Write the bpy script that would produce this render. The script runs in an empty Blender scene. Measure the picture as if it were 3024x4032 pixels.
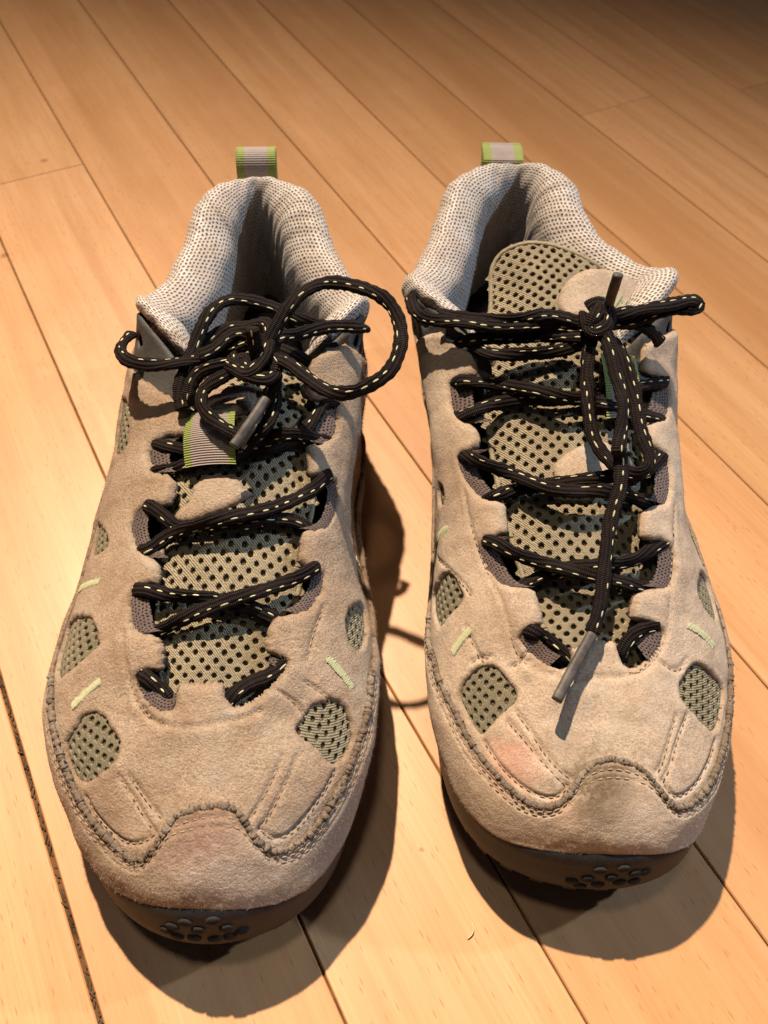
import bpy, math, random
import numpy as np
from mathutils import Vector, Matrix
from mathutils.geometry import delaunay_2d_cdt

# ------------------------------------------------------------------ camera, world, lamps, exposure
scene = bpy.context.scene
COL = scene.collection
MM = 0.001
PITCH, ROLL, CAM_H = 0.92915, 0.04414, 0.295
cam_d = bpy.data.cameras.new('camera'); cam = bpy.data.objects.new('camera', cam_d); COL.objects.link(cam)
cp, sp = math.cos(PITCH), math.sin(PITCH)
_r = Vector((1, 0, 0)); _f = Vector((0, cp, -sp)); _u = Vector((0, sp, cp))
_r2 = _r*math.cos(ROLL)+_u*math.sin(ROLL); _u2 = -_r*math.sin(ROLL)+_u*math.cos(ROLL)
cam.matrix_world = Matrix(((_r2.x, _u2.x, -_f.x, 0), (_r2.y, _u2.y, -_f.y, 0), (_r2.z, _u2.z, -_f.z, CAM_H), (0, 0, 0, 1)))
cam_d.sensor_fit = 'VERTICAL'; cam_d.sensor_height = 24.0; cam_d.sensor_width = 18.0; cam_d.lens = 24.0*3263/4032
cam_d.clip_start = 0.01; cam_d.clip_end = 50
cam_d.dof.use_dof = True; cam_d.dof.focus_distance = 0.275; cam_d.dof.aperture_fstop = 11.0
scene.camera = cam
scene.render.engine = 'CYCLES'
scene.render.resolution_x, scene.render.resolution_y = 768, 1024
scene.view_settings.view_transform = 'Standard'; scene.view_settings.look = 'None'
scene.view_settings.exposure = 0.0; scene.view_settings.gamma = 1.0

world = bpy.data.worlds.new('World'); scene.world = world; world.use_nodes = True
wb = world.node_tree.nodes['Background']
wb.inputs[0].default_value = (0.62, 0.70, 1.0, 1); wb.inputs[1].default_value = 0.038

def lamp(name, target, direction, dist, watts, color, radius, spot=None, blend=0.6, aim=None):
    d = Vector(direction).normalized()
    ld = bpy.data.lights.new(name, 'SPOT' if spot else 'POINT'); ld.energy = watts; ld.color = color; ld.shadow_soft_size = radius
    o = bpy.data.objects.new(name, ld); COL.objects.link(o)
    o.location = Vector(target)+d*dist
    if spot:
        ld.spot_size = math.radians(spot); ld.spot_blend = blend
        o.rotation_euler = (Vector(aim or target)-o.location).to_track_quat('-Z', 'Y').to_euler()
    return o
# main warm ceiling spot behind and to the left, a weak cool one to the right, one almost overhead
lamp('ceiling_spot_main', (0.0, 0.15, 0), (-0.21, 0.53, 1.0), 3.0, 1340, (1.0, 0.79, 0.58), 0.03, 70, 1.0, (-0.30, -1.40, 0))
lamp('cool_side_lamp', (0.03, 0.1, 0), (0.93, 0.36, 0.66), 2.4, 120, (0.58, 0.77, 1.0), 0.045, 40, 1.0, (-0.05, -0.12, 0))
lamp('ceiling_lamp_overhead', (-0.02, 0.035, 0), (-0.05, 0.10, 1.0), 2.0, 17, (1.0, 0.88, 0.68), 0.10)

# smooth surfaces
def cs_rows(n, t, periodic):
    """rows of weights: natural / periodic cubic spline through n uniform knots, evaluated at t"""
    t = np.atleast_1d(np.asarray(t, float))
    Am = np.zeros((n, n)); Bm = np.zeros((n, n))
    for i in range(n):
        if periodic or 0 < i < n-1:
            Am[i, (i-1) % n] += 1; Am[i, i] += 4; Am[i, (i+1) % n] += 1
            Bm[i, (i-1) % n] += 6; Bm[i, i] += -12; Bm[i, (i+1) % n] += 6
        else:
            Am[i, i] = 1
    D = np.linalg.solve(Am, Bm)
    if periodic:
        t = np.mod(t, n)
        i = np.minimum(np.floor(t).astype(int), n-1); j = (i+1) % n
    else:
        i = np.clip(np.floor(t).astype(int), 0, n-2); j = i+1
    b = (t-i)[:, None]; a = 1-b
    I = np.eye(n)
    return a*I[i] + b*I[j] + ((a**3-a)*D[i] + (b**3-b)*D[j])/6

class Surf:
    """smooth surface through a grid of control points; u in stations (0..nu), t in 0..1"""
    def __init__(s, G, periodic, flip=1):
        s.G = np.asarray(G, float); s.nu, s.nt = s.G.shape[:2]; s.per = periodic; s.flip = flip
    def pos(s, u, t):
        u = np.atleast_1d(np.asarray(u, float)); t = np.atleast_1d(np.asarray(t, float))
        Wu = cs_rows(s.nu, u, s.per); Wt = cs_rows(s.nt, t*(s.nt-1), False)
        return np.einsum('ni,nj,ijk->nk', Wu, Wt, s.G, optimize=True)
    def nrm(s, u, t):
        u = np.atleast_1d(np.asarray(u, float)); t = np.atleast_1d(np.asarray(t, float))
        e = 1e-3
        du = s.pos(u+e, t)-s.pos(u-e, t); dt = s.pos(u, t+e)-s.pos(u, t-e)
        n = np.cross(dt, du)*s.flip
        return n/np.maximum(np.linalg.norm(n, axis=1), 1e-12)[:, None]
    def off(s, u, t, h):
        return s.pos(u, t) + s.nrm(u, t)*np.broadcast_to(np.asarray(h, float), np.shape(np.atleast_1d(u)))[:, None]
    def metric(s, u, t):
        e = 1e-3
        du = (s.pos(u+e, t)-s.pos(u-e, t))/(2*e); dt = (s.pos(u, t+e)-s.pos(u, t-e))/(2*e)
        return np.linalg.norm(du, axis=1), np.linalg.norm(dt, axis=1)

# pattern pieces of the two shoes: control grids (mm), outlines in each surface's own (station, height) coordinates, lace paths (mm)
DATA = {"L":{"shell":[[[-61.0,320.0,24.0],[-61.0,324.0,34.0],[-61.0,325.0,48.0],[-60.5,324.0,62.0],[-60.0,324.0,76.0],[-60.0,325.0,88.0]],[[-80.0,312.0,24.0],[-82.0,315.0,34.0],[-82.0,316.0,48.0],[-81.0,315.0,62.0],[-80.0,313.0,75.0],[-80.0,311.5,84.0]],[[-90.0,292.0,23.0],[-92.0,294.0,34.0],[-92.0,294.0,48.0],[-89.0,293.0,60.0],[-86.5,291.0,72.0],[-84.5,289.0,80.0]],[[-94.0,262.0,23.0],[-98.0,263.0,34.0],[-98.0,263.0,46.0],[-96.0,262.0,57.0],[-93.0,261.0,69.0],[-90.5,260.0,79.0]],[[-97.65,232.0,23.0],[-102.65,233.0,34.0],[-103.65,233.0,46.0],[-102.52,233.0,59.0],[-100.23,234.0,74.0],[-96.0,237.0,92.0]],[[-100.35,205.0,22.0],[-106.35,206.0,34.0],[-106.35,206.0,46.0],[-102.88,207.0,60.0],[-94.82,208.0,76.0],[-70.0,206.0,89.0]],[[-99.99,178.0,22.0],[-106.99,178.0,34.0],[-105.99,178.0,45.0],[-100.99,177.0,58.0],[-88.0,175.0,71.0],[-66.0,172.0,81.0]],[[-99.92,150.0,22.0],[-106.92,150.0,34.0],[-105.92,150.0,44.0],[-99.53,148.0,55.0],[-84.92,146.0,66.0],[-64.0,143.0,74.0]],[[-100.53,118.0,23.0],[-107.53,118.0,34.0],[-106.53,118.0,43.0],[-99.43,119.0,52.0],[-84.44,121.0,61.0],[-63.0,122.0,68.0]],[[-96.87,85.0,26.0],[-99.87,87.0,34.0],[-97.87,89.0,42.0],[-90.7,94.0,50.0],[-77.56,103.0,57.5],[-62.0,112.0,64.0]],[[-77.3,56.5,29.0],[-77.8,61.0,36.0],[-75.8,67.0,43.0],[-72.04,76.0,49.5],[-65.95,91.0,56.0],[-58.0,109.0,63.0]],[[-48.0,49.3,36.0],[-48.0,52.0,41.0],[-48.0,57.0,45.5],[-48.5,66.0,50.0],[-49.5,84.0,56.0],[-50.0,110.0,62.5]],[[-19.25,56.5,29.0],[-20.75,61.0,36.0],[-23.25,67.0,43.0],[-28.0,76.0,50.0],[-36.06,91.0,56.5],[-43.0,110.0,63.0]],[[-5.19,83.5,26.0],[-4.19,86.0,35.0],[-6.19,88.0,43.0],[-13.35,94.0,50.0],[-23.47,104.0,57.5],[-37.0,112.0,64.0]],[[-4.46,113.0,24.0],[-0.46,114.0,35.0],[-1.46,115.0,43.0],[-7.97,117.0,52.0],[-18.86,120.0,60.5],[-36.0,123.0,67.5]],[[-6.75,143.0,23.0],[-2.75,144.0,35.0],[-3.75,145.0,44.0],[-9.2,146.0,55.0],[-17.96,146.0,65.5],[-31.0,143.0,73.0]],[[-13.09,175.0,23.0],[-9.09,176.0,35.0],[-9.59,176.0,45.0],[-11.67,176.0,57.5],[-15.73,175.0,71.0],[-31.0,172.0,82.0]],[[-13.94,205.0,23.0],[-9.94,206.0,35.0],[-9.94,206.0,46.0],[-9.76,207.0,61.0],[-11.33,208.0,78.0],[-32.0,206.0,92.0]],[[-15.09,233.0,23.0],[-11.09,234.0,34.0],[-10.09,234.0,46.0],[-9.47,235.0,60.0],[-8.33,236.0,76.0],[-10.0,240.0,92.0]],[[-22.0,262.0,23.0],[-18.0,263.0,34.0],[-17.0,263.0,46.0],[-17.0,263.0,58.0],[-16.0,264.0,70.0],[-16.0,266.0,80.0]],[[-29.0,290.0,23.0],[-24.0,293.0,34.0],[-23.0,293.0,48.0],[-23.0,293.0,60.0],[-26.0,292.0,72.0],[-28.0,291.0,80.0]],[[-41.0,311.0,24.0],[-37.0,315.0,34.0],[-36.0,316.0,48.0],[-36.0,315.0,62.0],[-37.0,313.0,75.0],[-38.0,313.5,84.0]]],
 "collar":[[[-96.16,213.74,69.81],[-63.69,215.04,67.0],[-65.08,214.48,75.0],[-65.34,214.37,80.0],[-63.11,215.27,78.2],[-61.22,216.03,73.0],[-60.44,216.35,63.0],[-60.44,216.35,46.0],[-61.55,215.9,22.0]],[[-97.35,222.8,69.37],[-76.82,225.49,79.0],[-78.21,224.91,87.0],[-78.14,224.94,92.0],[-74.81,226.32,90.2],[-71.99,227.5,85.0],[-70.82,227.98,75.0],[-70.82,227.98,58.0],[-72.49,227.29,34.0]],[[-97.17,231.61,68.06],[-87.95,235.44,83.0],[-89.43,235.19,91.0],[-88.76,235.3,96.0],[-83.23,236.22,94.2],[-78.54,236.99,89.0],[-76.6,237.31,79.0],[-76.6,237.31,62.0],[-79.37,236.86,38.0]],[[-94.86,242.69,65.83],[-95.17,245.74,81.0],[-96.61,246.15,89.0],[-94.28,245.48,94.0],[-88.13,243.73,92.2],[-82.9,242.24,87.0],[-80.74,241.63,77.0],[-80.74,241.63,60.0],[-83.82,242.5,36.0]],[[-89.93,260.0,64.27],[-91.93,260.46,75.0],[-93.35,260.93,83.0],[-88.56,259.37,88.0],[-82.09,257.27,86.2],[-76.59,255.49,81.0],[-74.33,254.76,71.0],[-74.33,254.76,54.0],[-77.56,255.81,30.0]],[[-82.93,291.22,67.46],[-85.98,289.21,77.0],[-87.47,289.43,85.0],[-82.48,288.71,90.0],[-75.75,287.75,88.2],[-70.03,286.93,83.0],[-67.67,286.59,73.0],[-67.67,286.59,56.0],[-71.04,287.07,32.0]],[[-79.18,306.74,69.66],[-83.97,305.95,82.0],[-85.38,306.45,90.0],[-80.64,304.75,95.0],[-74.24,302.46,93.2],[-68.79,300.51,88.0],[-66.55,299.7,78.0],[-66.55,299.7,61.0],[-69.75,300.85,37.0]],[[-74.11,313.95,70.36],[-78.3,316.43,83.5],[-79.39,317.46,91.5],[-75.82,314.07,96.5],[-71.18,309.66,94.7],[-67.24,305.92,89.5],[-65.62,304.37,79.5],[-65.62,304.37,62.5],[-67.94,306.58,38.5]],[[-67.62,317.94,70.52],[-69.92,322.84,83.5],[-70.58,324.18,91.5],[-68.84,320.65,96.5],[-66.71,316.35,94.7],[-64.9,312.69,89.5],[-64.15,311.18,79.5],[-64.15,311.18,62.5],[-65.22,313.34,38.5]],[[-62.98,319.15,70.54],[-63.76,324.89,83.0],[-64.05,326.36,91.0],[-63.46,323.34,96.0],[-62.77,319.81,94.2],[-62.19,316.8,89.0],[-61.95,315.56,79.0],[-61.95,315.56,62.0],[-62.29,317.33,38.0]],[[-60.12,319.33,70.54],[-60.0,325.5,82.5],[-60.01,327.0,90.5],[-59.99,324.16,95.5],[-59.97,321.36,93.7],[-59.96,318.98,88.5],[-59.95,318.0,78.5],[-59.95,318.0,61.5],[-59.96,319.4,37.5]],[[-57.12,319.08,70.55],[-56.2,325.33,83.0],[-55.95,326.81,91.0],[-56.47,323.77,96.0],[-57.08,320.23,94.2],[-57.6,317.21,89.0],[-57.81,315.97,79.0],[-57.81,315.97,62.0],[-57.51,317.74,38.0]],[[-51.76,317.71,70.55],[-49.8,323.98,83.5],[-49.21,325.36,91.5],[-50.76,321.74,96.5],[-52.65,317.32,94.7],[-54.26,313.57,89.5],[-54.92,312.03,79.5],[-54.92,312.03,62.5],[-53.98,314.24,38.5]],[[-43.4,313.41,70.39],[-40.53,318.42,84.0],[-39.57,319.58,92.0],[-42.72,315.79,97.0],[-46.81,310.87,95.2],[-50.28,306.68,90.0],[-51.71,304.96,80.0],[-51.71,304.96,63.0],[-49.67,307.42,39.0]],[[-35.7,305.95,69.6],[-32.83,308.04,83.0],[-31.53,308.8,91.0],[-35.88,306.26,96.0],[-41.75,302.83,94.2],[-46.75,299.91,89.0],[-48.8,298.71,79.0],[-48.8,298.71,62.0],[-45.86,300.42,38.0]],[[-28.9,290.94,67.46],[-26.59,291.52,77.0],[-25.18,292.03,85.0],[-29.8,290.34,90.0],[-35.81,288.14,88.2],[-40.92,286.27,83.0],[-43.03,285.5,73.0],[-43.03,285.5,56.0],[-40.02,286.6,32.0]],[[-20.56,261.76,65.35],[-14.61,266.56,75.0],[-13.22,267.13,83.0],[-17.56,265.37,88.0],[-22.74,263.26,86.2],[-27.15,261.47,81.0],[-28.97,260.73,71.0],[-28.97,260.73,54.0],[-26.38,261.78,30.0]],[[-15.45,245.16,67.45],[-10.95,250.61,82.0],[-9.49,250.98,90.0],[-11.72,250.41,95.0],[-17.54,248.93,93.2],[-22.48,247.68,88.0],[-24.52,247.16,78.0],[-24.52,247.16,61.0],[-21.61,247.9,37.0]],[[-12.72,233.13,69.96],[-17.44,237.48,84.0],[-15.95,237.34,92.0],[-16.13,237.36,97.0],[-21.7,237.86,95.2],[-26.44,238.29,90.0],[-28.4,238.47,80.0],[-28.4,238.47,63.0],[-25.61,238.21,39.0]],[[-12.16,224.55,71.24],[-26.69,227.29,79.0],[-25.23,226.91,87.0],[-25.31,226.93,92.0],[-28.8,227.84,90.2],[-31.76,228.6,85.0],[-32.98,228.92,75.0],[-32.98,228.92,58.0],[-31.24,228.47,34.0]],[[-12.74,214.92,71.67],[-39.39,216.12,69.0],[-37.95,215.73,77.0],[-37.68,215.66,82.0],[-39.99,216.29,80.2],[-41.96,216.82,75.0],[-42.77,217.04,65.0],[-42.77,217.04,48.0],
[-41.61,216.73,24.0]]],
 "tongue":[[[-67.0,100.0,50.9],[-58.75,100.0,52.78],[-50.5,100.0,53.4],[-42.25,100.0,52.78],[-34.0,100.0,50.9]],[[-70.0,118.0,55.9],[-60.0,118.0,58.9],[-50.0,118.0,59.9],[-40.0,118.0,58.9],[-30.0,118.0,55.9]],[[-72.0,140.0,61.4],[-60.75,140.0,65.9],[-49.5,140.0,67.4],[-38.25,140.0,65.9],[-27.0,140.0,61.4]],[[-74.0,165.0,67.4],[-61.75,165.0,73.02],[-49.5,165.0,74.9],[-37.25,165.0,73.02],[-25.0,165.0,67.4]],[[-74.0,190.0,73.4],[-61.5,190.0,80.15],[-49.0,190.0,82.4],[-36.5,190.0,80.15],[-24.0,190.0,73.4]],[[-73.0,211.0,78.4],[-60.75,211.0,84.4],[-48.5,211.0,86.4],[-36.25,211.0,84.4],[-24.0,211.0,78.4]],[[-70.0,227.0,76.4],[-59.5,227.0,82.78],[-49.0,227.0,84.9],[-38.5,227.0,82.78],[-28.0,227.0,76.4]]],
 "win":[[[8.83,0.6425],[8.944,0.6996],[9.159,0.7169],[9.315,0.7108],[9.467,0.7239],[9.656,0.6835],[9.608,0.6196],[9.479,0.4838],[9.362,0.4484],[9.099,0.4636],[8.945,0.5085],[8.92,0.5878]],[[7.55,0.4051],[7.482,0.5041],[7.581,0.6772],[7.742,0.72],[7.965,0.7429],[8.031,0.7512],[8.11,0.7087],[8.2,0.5821],[8.179,0.4762],[7.85,0.3924],[7.65,0.4051]],[[13.162,0.7498],[13.522,0.667],[13.579,0.5861],[13.463,0.5186],[13.293,0.4829],[13.046,0.4919],[12.855,0.5314],[12.854,0.5988],[12.816,0.6493],[12.667,0.7279],[12.742,0.7427],[12.961,0.7386]],[[14.763,0.6128],[15.005,0.4764],[14.95,0.4113],[14.739,0.4215],[14.463,0.4699],[14.315,0.5635],[14.396,0.622],[14.554,0.6502]],[[4.654,0.7237],[5.043,0.8037],[5.292,0.7881],[5.524,0.7751],[5.587,0.7288],[5.4,0.6329],[5.15,0.6582],[4.85,0.6962]],[[6.2,0.519],[6.523,0.6792],[6.771,0.7053],[6.714,0.5407],[6.6,0.481],[6.35,0.4937]]],
 "notch":[[4.869,0.8921],[5.045,0.9279],[5.131,0.9447],[5.241,0.9911],[5.448,0.9873],[5.541,0.9763],[5.549,0.9448],[5.542,0.8998],[5.612,0.8755],[5.79,0.8737],[5.891,0.8954],[5.886,0.8783],[6.028,0.9644],[6.145,0.9609],[6.274,0.9512],[6.34,0.9463],[6.303,0.8807],[6.348,0.8273],[6.441,0.8146],[6.617,0.8145],[6.838,0.8495],[6.898,0.877],[7.03,0.9242],[7.15,0.9327],[7.271,0.9333],[7.3,0.9249],[7.325,0.8926],[7.374,0.8523],[7.496,0.8501],[7.725,0.8665],[7.975,0.8814],[8.052,0.9255],[8.2,0.9603],[8.506,0.9683],[8.957,0.959],[8.964,0.9461],[8.742,0.8927],[8.786,0.8703],[8.903,0.8613],[9.149,0.8652],[9.505,0.8679],[9.919,0.8804],[10.098,0.8999],[10.12,0.9175],[9.908,0.9535],[10.008,0.9731],[10.611,0.9806],[11.321,0.9836],[11.453,0.9686],[11.502,0.9472],[11.679,0.9189],[11.91,0.91],[12.279,0.9063],[12.78,0.9144],[13.34,0.9054],[13.608,0.8999],[13.614,0.9331],[13.562,0.9734],[13.862,0.979],[14.276,0.9777],[14.416,0.8921],[14.53,0.8505],[14.778,0.8071],[14.966,0.8007],[14.993,0.8303],[15.029,0.9313],[15.2,0.9383],[15.34,0.9389],[15.453,0.9317],[15.488,0.8874],[15.556,0.8264],[15.687,0.7911],[15.979,0.7803],[16.085,0.8192],[16.095,0.8769],[16.083,0.9216],[16.148,0.9322],[16.314,0.9355],[16.377,0.9408],[16.387,0.9367],[16.487,0.8792],[16.6,0.858],[16.8,0.8658],[16.894,0.8853],[16.897,0.9091],[16.874,0.9632],[17.089,0.9809],[17.25,1.0],[17.35,1.0],[17.632,0.9622]],
 "rand":[[8.05,0.3924],[8.27,0.4334],[8.724,0.4601],[9.135,0.4454],[9.432,0.4122],[9.722,0.3715],[9.978,0.3584],[10.177,0.3402],[10.326,0.3347],[10.449,0.3834],[10.518,0.4951],[10.589,0.5902],[10.685,0.6429],[10.941,0.6823],[11.234,0.6895],[11.475,0.6593],[11.57,0.6077],[11.637,0.5197],[11.736,0.4263],[11.879,0.3672],[12.075,0.3437],[12.346,0.3588],[12.657,0.3998],[13.122,0.4444],[13.479,0.4351],[13.832,0.4147],[14.196,0.406]],
 "stitch":[[[9.799,0.635],[10.088,0.6107],[10.426,0.5492]],[[9.93,0.6632],[10.217,0.6375],[10.476,0.6106]],[[12.345,0.7053],[11.988,0.6545],[11.665,0.6017]],[[12.524,0.6704],[12.159,0.6213],[11.724,0.5364]],[[9.455,0.8439],[9.808,0.8422],[10.253,0.8593],[10.756,0.883],[11.377,0.8943],[12.022,0.8739],[12.345,0.8652]],[[7.945,0.8456],[8.443,0.8488],[9.039,0.8416],[9.598,0.8345],[10.082,0.8446]],[[13.764,0.8315],[14.206,0.8265],[14.599,0.7877]],[[9.58,0.4401],[9.776,0.3995],[10.056,0.3918],[10.234,0.408],[10.403,0.4866],[10.46,0.5452]],[[11.738,0.5334],[11.839,0.4553],[12.027,0.4176],[12.325,0.4531],[12.701,0.487],[12.888,0.5013]],[[12.86,0.8796],[12.966,0.8021],[12.942,0.7435]],[[13.496,0.6541],[13.462,0.7235],[13.399,0.8131]]],
 "tack":[[[7.1,0.4177],[7.17,0.6957]],[[8.656,0.6088],[8.567,0.7465]],[[13.982,0.7425],[13.852,0.5727]],[[15.61,0.4564],[15.6,0.3165]]],
 "lace":[[[-76.71,113.7,52.36],[-73.06,110.81,58.18],[-69.21,107.77,60.1],[-66.47,106.18,58.11],[-63.68,103.92,57.56],[-61.28,101.29,54.48],[-58.73,98.5,47.21]],[[-25.33,121.55,55.33],[-27.81,117.24,59.88],[-29.3,114.65,60.21],[-33.18,111.14,59.87],[-37.75,108.47,60.2],[-41.6,105.74,60.0],[-43.94,103.73,58.4],[-45.78,101.91,55.57],[-48.18,99.54,47.88]],[[-83.67,138.33,57.03],[-79.66,136.93,63.66],[-74.07,134.98,67.33],[-67.46,134.08,66.58],[-58.11,132.6,68.72],[-49.23,131.31,68.83],[-40.56,130.23,67.61],[-34.11,128.75,64.98],[-29.96,127.69,60.59],[-26.58,126.83,53.01]],[[-75.59,116.78,57.78],[-72.18,120.44,61.81],[-69.81,122.98,61.83],[-63.81,124.94,65.17],[-55.68,127.0,69.02],[-45.85,130.4,71.79],[-37.17,134.47,71.01],[-29.2,139.76,68.91],[-23.32,143.78,68.81],[-20.22,149.33,64.35],[-18.22,152.9,57.48]],[[-83.2,168.67,65.59],[-79.6,165.62,71.25],[-74.41,161.22,73.65],[-70.27,158.17,72.35],[-64.34,155.77,73.53],[-54.21,155.65,76.13],[-44.63,156.96,76.81],[-36.02,159.13,75.77],[-28.8,160.36,72.84],[-24.34,159.84,69.6],[-21.37,159.69,66.7],[-17.79,159.51,59.21]],[[-83.38,149.35,59.29],[-79.49,149.35,66.43],[-75.43,149.35,69.71],[-70.2,152.99,71.43],[-61.91,153.5,76.87],[-51.37,155.07,80.15],[-41.51,158.28,80.01],[-32.67,164.1,77.67],[-25.08,171.27,75.7],[-20.82,176.21,76.39],[-18.25,182.41,72.1],[-16.64,186.3,65.41]],[[-18.22,207.36,81.77],[-21.79,204.15,84.36],[-23.77,202.37,83.58],[-26.34,195.72,83.43],[-29.92,189.78,83.11],[-36.12,184.35,83.21],[-43.72,181.13,83.85],[-50.16,179.04,83.29],[-59.87,180.41,82.06],[-69.2,184.53,78.75],[-76.56,186.57,78.0],[-81.91,190.28,75.53],[-85.75,192.94,69.76]],[[-15.89,192.67,70.01],[-20.03,191.94,76.71],[-24.05,191.23,79.33],[-29.7,188.44,84.61],[-36.09,186.18,86.39],[-42.53,184.0,86.2],[-49.03,181.52,84.56],[-56.26,179.22,82.66],[-65.29,178.14,79.2],[-72.63,178.07,75.63],[-79.06,177.64,73.58],[-83.81,177.32,68.06]],[[-42.86,205.29,104.0],[-40.71,208.9,107.0],[-37.92,213.35,111.0],[-34.16,217.84,115.0],[-29.13,222.11,118.0],[-21.99,224.49,120.0],[-13.94,222.42,121.0],[-5.93,218.89,121.0],[-0.22,214.75,119.0],[2.64,207.08,117.0],[2.61,200.09,114.0],[-0.27,193.5,111.0],[-5.74,189.22,109.0],[-12.56,187.0,107.0],[-19.64,188.45,106.0],[-25.9,194.04,105.0],[-32.32,200.12,105.0],[-38.09,204.15,104.0],[-43.87,207.28,103.0]],[[-70.1,194.36,88.0],[-71.43,198.87,91.0],[-70.75,203.52,94.0],[-68.73,210.26,97.0],[-67.04,217.09,100.0],[-64.65,224.09,103.0],[-61.28,229.99,104.0],[-55.5,233.52,104.0],[-47.13,233.37,103.0],[-40.09,232.18,101.0],[-33.83,231.55,98.0],[-28.97,232.08,96.0],[-23.18,230.95,95.0]],[[-44.46,211.29,102.0],[-38.5,217.82,101.0],[-32.87,222.32,99.0],[-26.3,226.72,98.0],[-18.68,228.82,98.0],[-12.36,229.87,97.0],[-10.0,232.98,94.0]],[[-93.54,226.56,92.0],[-94.97,221.12,93.0],[-94.76,215.89,94.0],[-91.45,210.47,95.0],[-85.41,207.31,96.0],[-78.19,206.21,97.0],[-70.05,207.12,98.0],[-62.09,209.01,99.0],[-53.97,210.79,101.0],[-47.22,212.48,103.0],[-42.9,210.28,103.0]],[[-64.52,208.25,100.0],[-59.18,210.34,102.0],[-55.32,213.31,104.0],[-51.39,214.93,105.0],[-46.51,213.75,105.0],[-41.46,210.25,104.0]],[[-43.59,202.81,100.0],[-44.61,204.91,106.0],[-45.04,206.03,111.0],[-45.0,205.78,115.0]],[[-51.72,223.25,100.0],[-45.56,221.57,104.0],[-41.75,216.93,106.0],[-40.81,206.94,107.0],[-42.71,200.28,106.0],[-46.46,197.48,104.0],[-51.13,201.17,102.0],[-53.54,207.87,101.0]],[[-59.48,209.67,99.0],[-54.4,213.75,101.0],[-48.69,213.38,103.0],[-42.99,207.08,105.0],[-38.47,201.74,104.0],[-40.29,199.03,102.0],[-46.12,202.55,101.0],[-51.14,209.11,100.0]],[[-38.01,223.43,97.0],[-43.64,224.94,99.0],[-50.47,224.38,100.0],[-57.53,224.03,99.0],[-62.89,220.77,97.0],[-66.51,215.59,95.0]],[[-54.31,203.94,101.0],[-47.87,197.5,103.0],[-41.1,195.61,103.0],[-37.79,200.12,102.0],[-38.87,206.75,102.0]],[[-50.21,203.24,101.0],[-54.75,200.77,99.0],[-59.38,198.76,97.0],[-62.28,196.38,95.0],[-62.33,191.81,94.0],[-59.45,187.49,93.0],[-55.13,184.21,92.0],[-50.32,181.88,91.0],[-46.75,182.15,88.0]],[[-68.42,196.33,88.0],
[-67.91,199.04,92.0],[-66.05,202.78,95.0],[-61.46,204.27,98.0],[-54.59,204.99,100.0],[-49.15,205.24,101.0]],[[-41.84,201.65,103.0],[-38.65,198.29,101.0],[-38.73,194.75,99.0],[-40.13,191.99,98.0]],[[-37.84,211.83,101.0],[-32.49,211.4,99.0],[-27.67,209.91,97.0]],[[-38.6,202.27,99.0],[-38.45,199.6,97.0],[-38.2,192.36,94.0],[-39.93,186.01,92.0],[-43.81,181.41,90.0],[-47.46,177.73,88.0]]],
 "aglet":[[[-39.64,193.4,98.0],[-44.12,183.36,96.0],[-49.16,174.54,93.0]]],
 "patch":[[[2.85,0.0885],[2.965,0.0906],[3.057,0.1951],[3.332,0.2131],[3.398,0.3672],[3.32,0.5203],[3.172,0.5601],[3.138,0.6461],[3.035,0.5608],[2.874,0.431],[2.749,0.1788]],[[4.987,0.0205],[4.897,0.2159],[4.883,0.3354],[4.814,0.5243],[4.712,0.5545],[4.396,0.5471],[4.212,0.4629],[4.291,0.2321],[4.545,0.0925]]],
 "tape":[[4.293,0.1548],[4.228,0.4453],[3.449,0.4963],[3.453,0.1909]],
 "logo":[],
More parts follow.
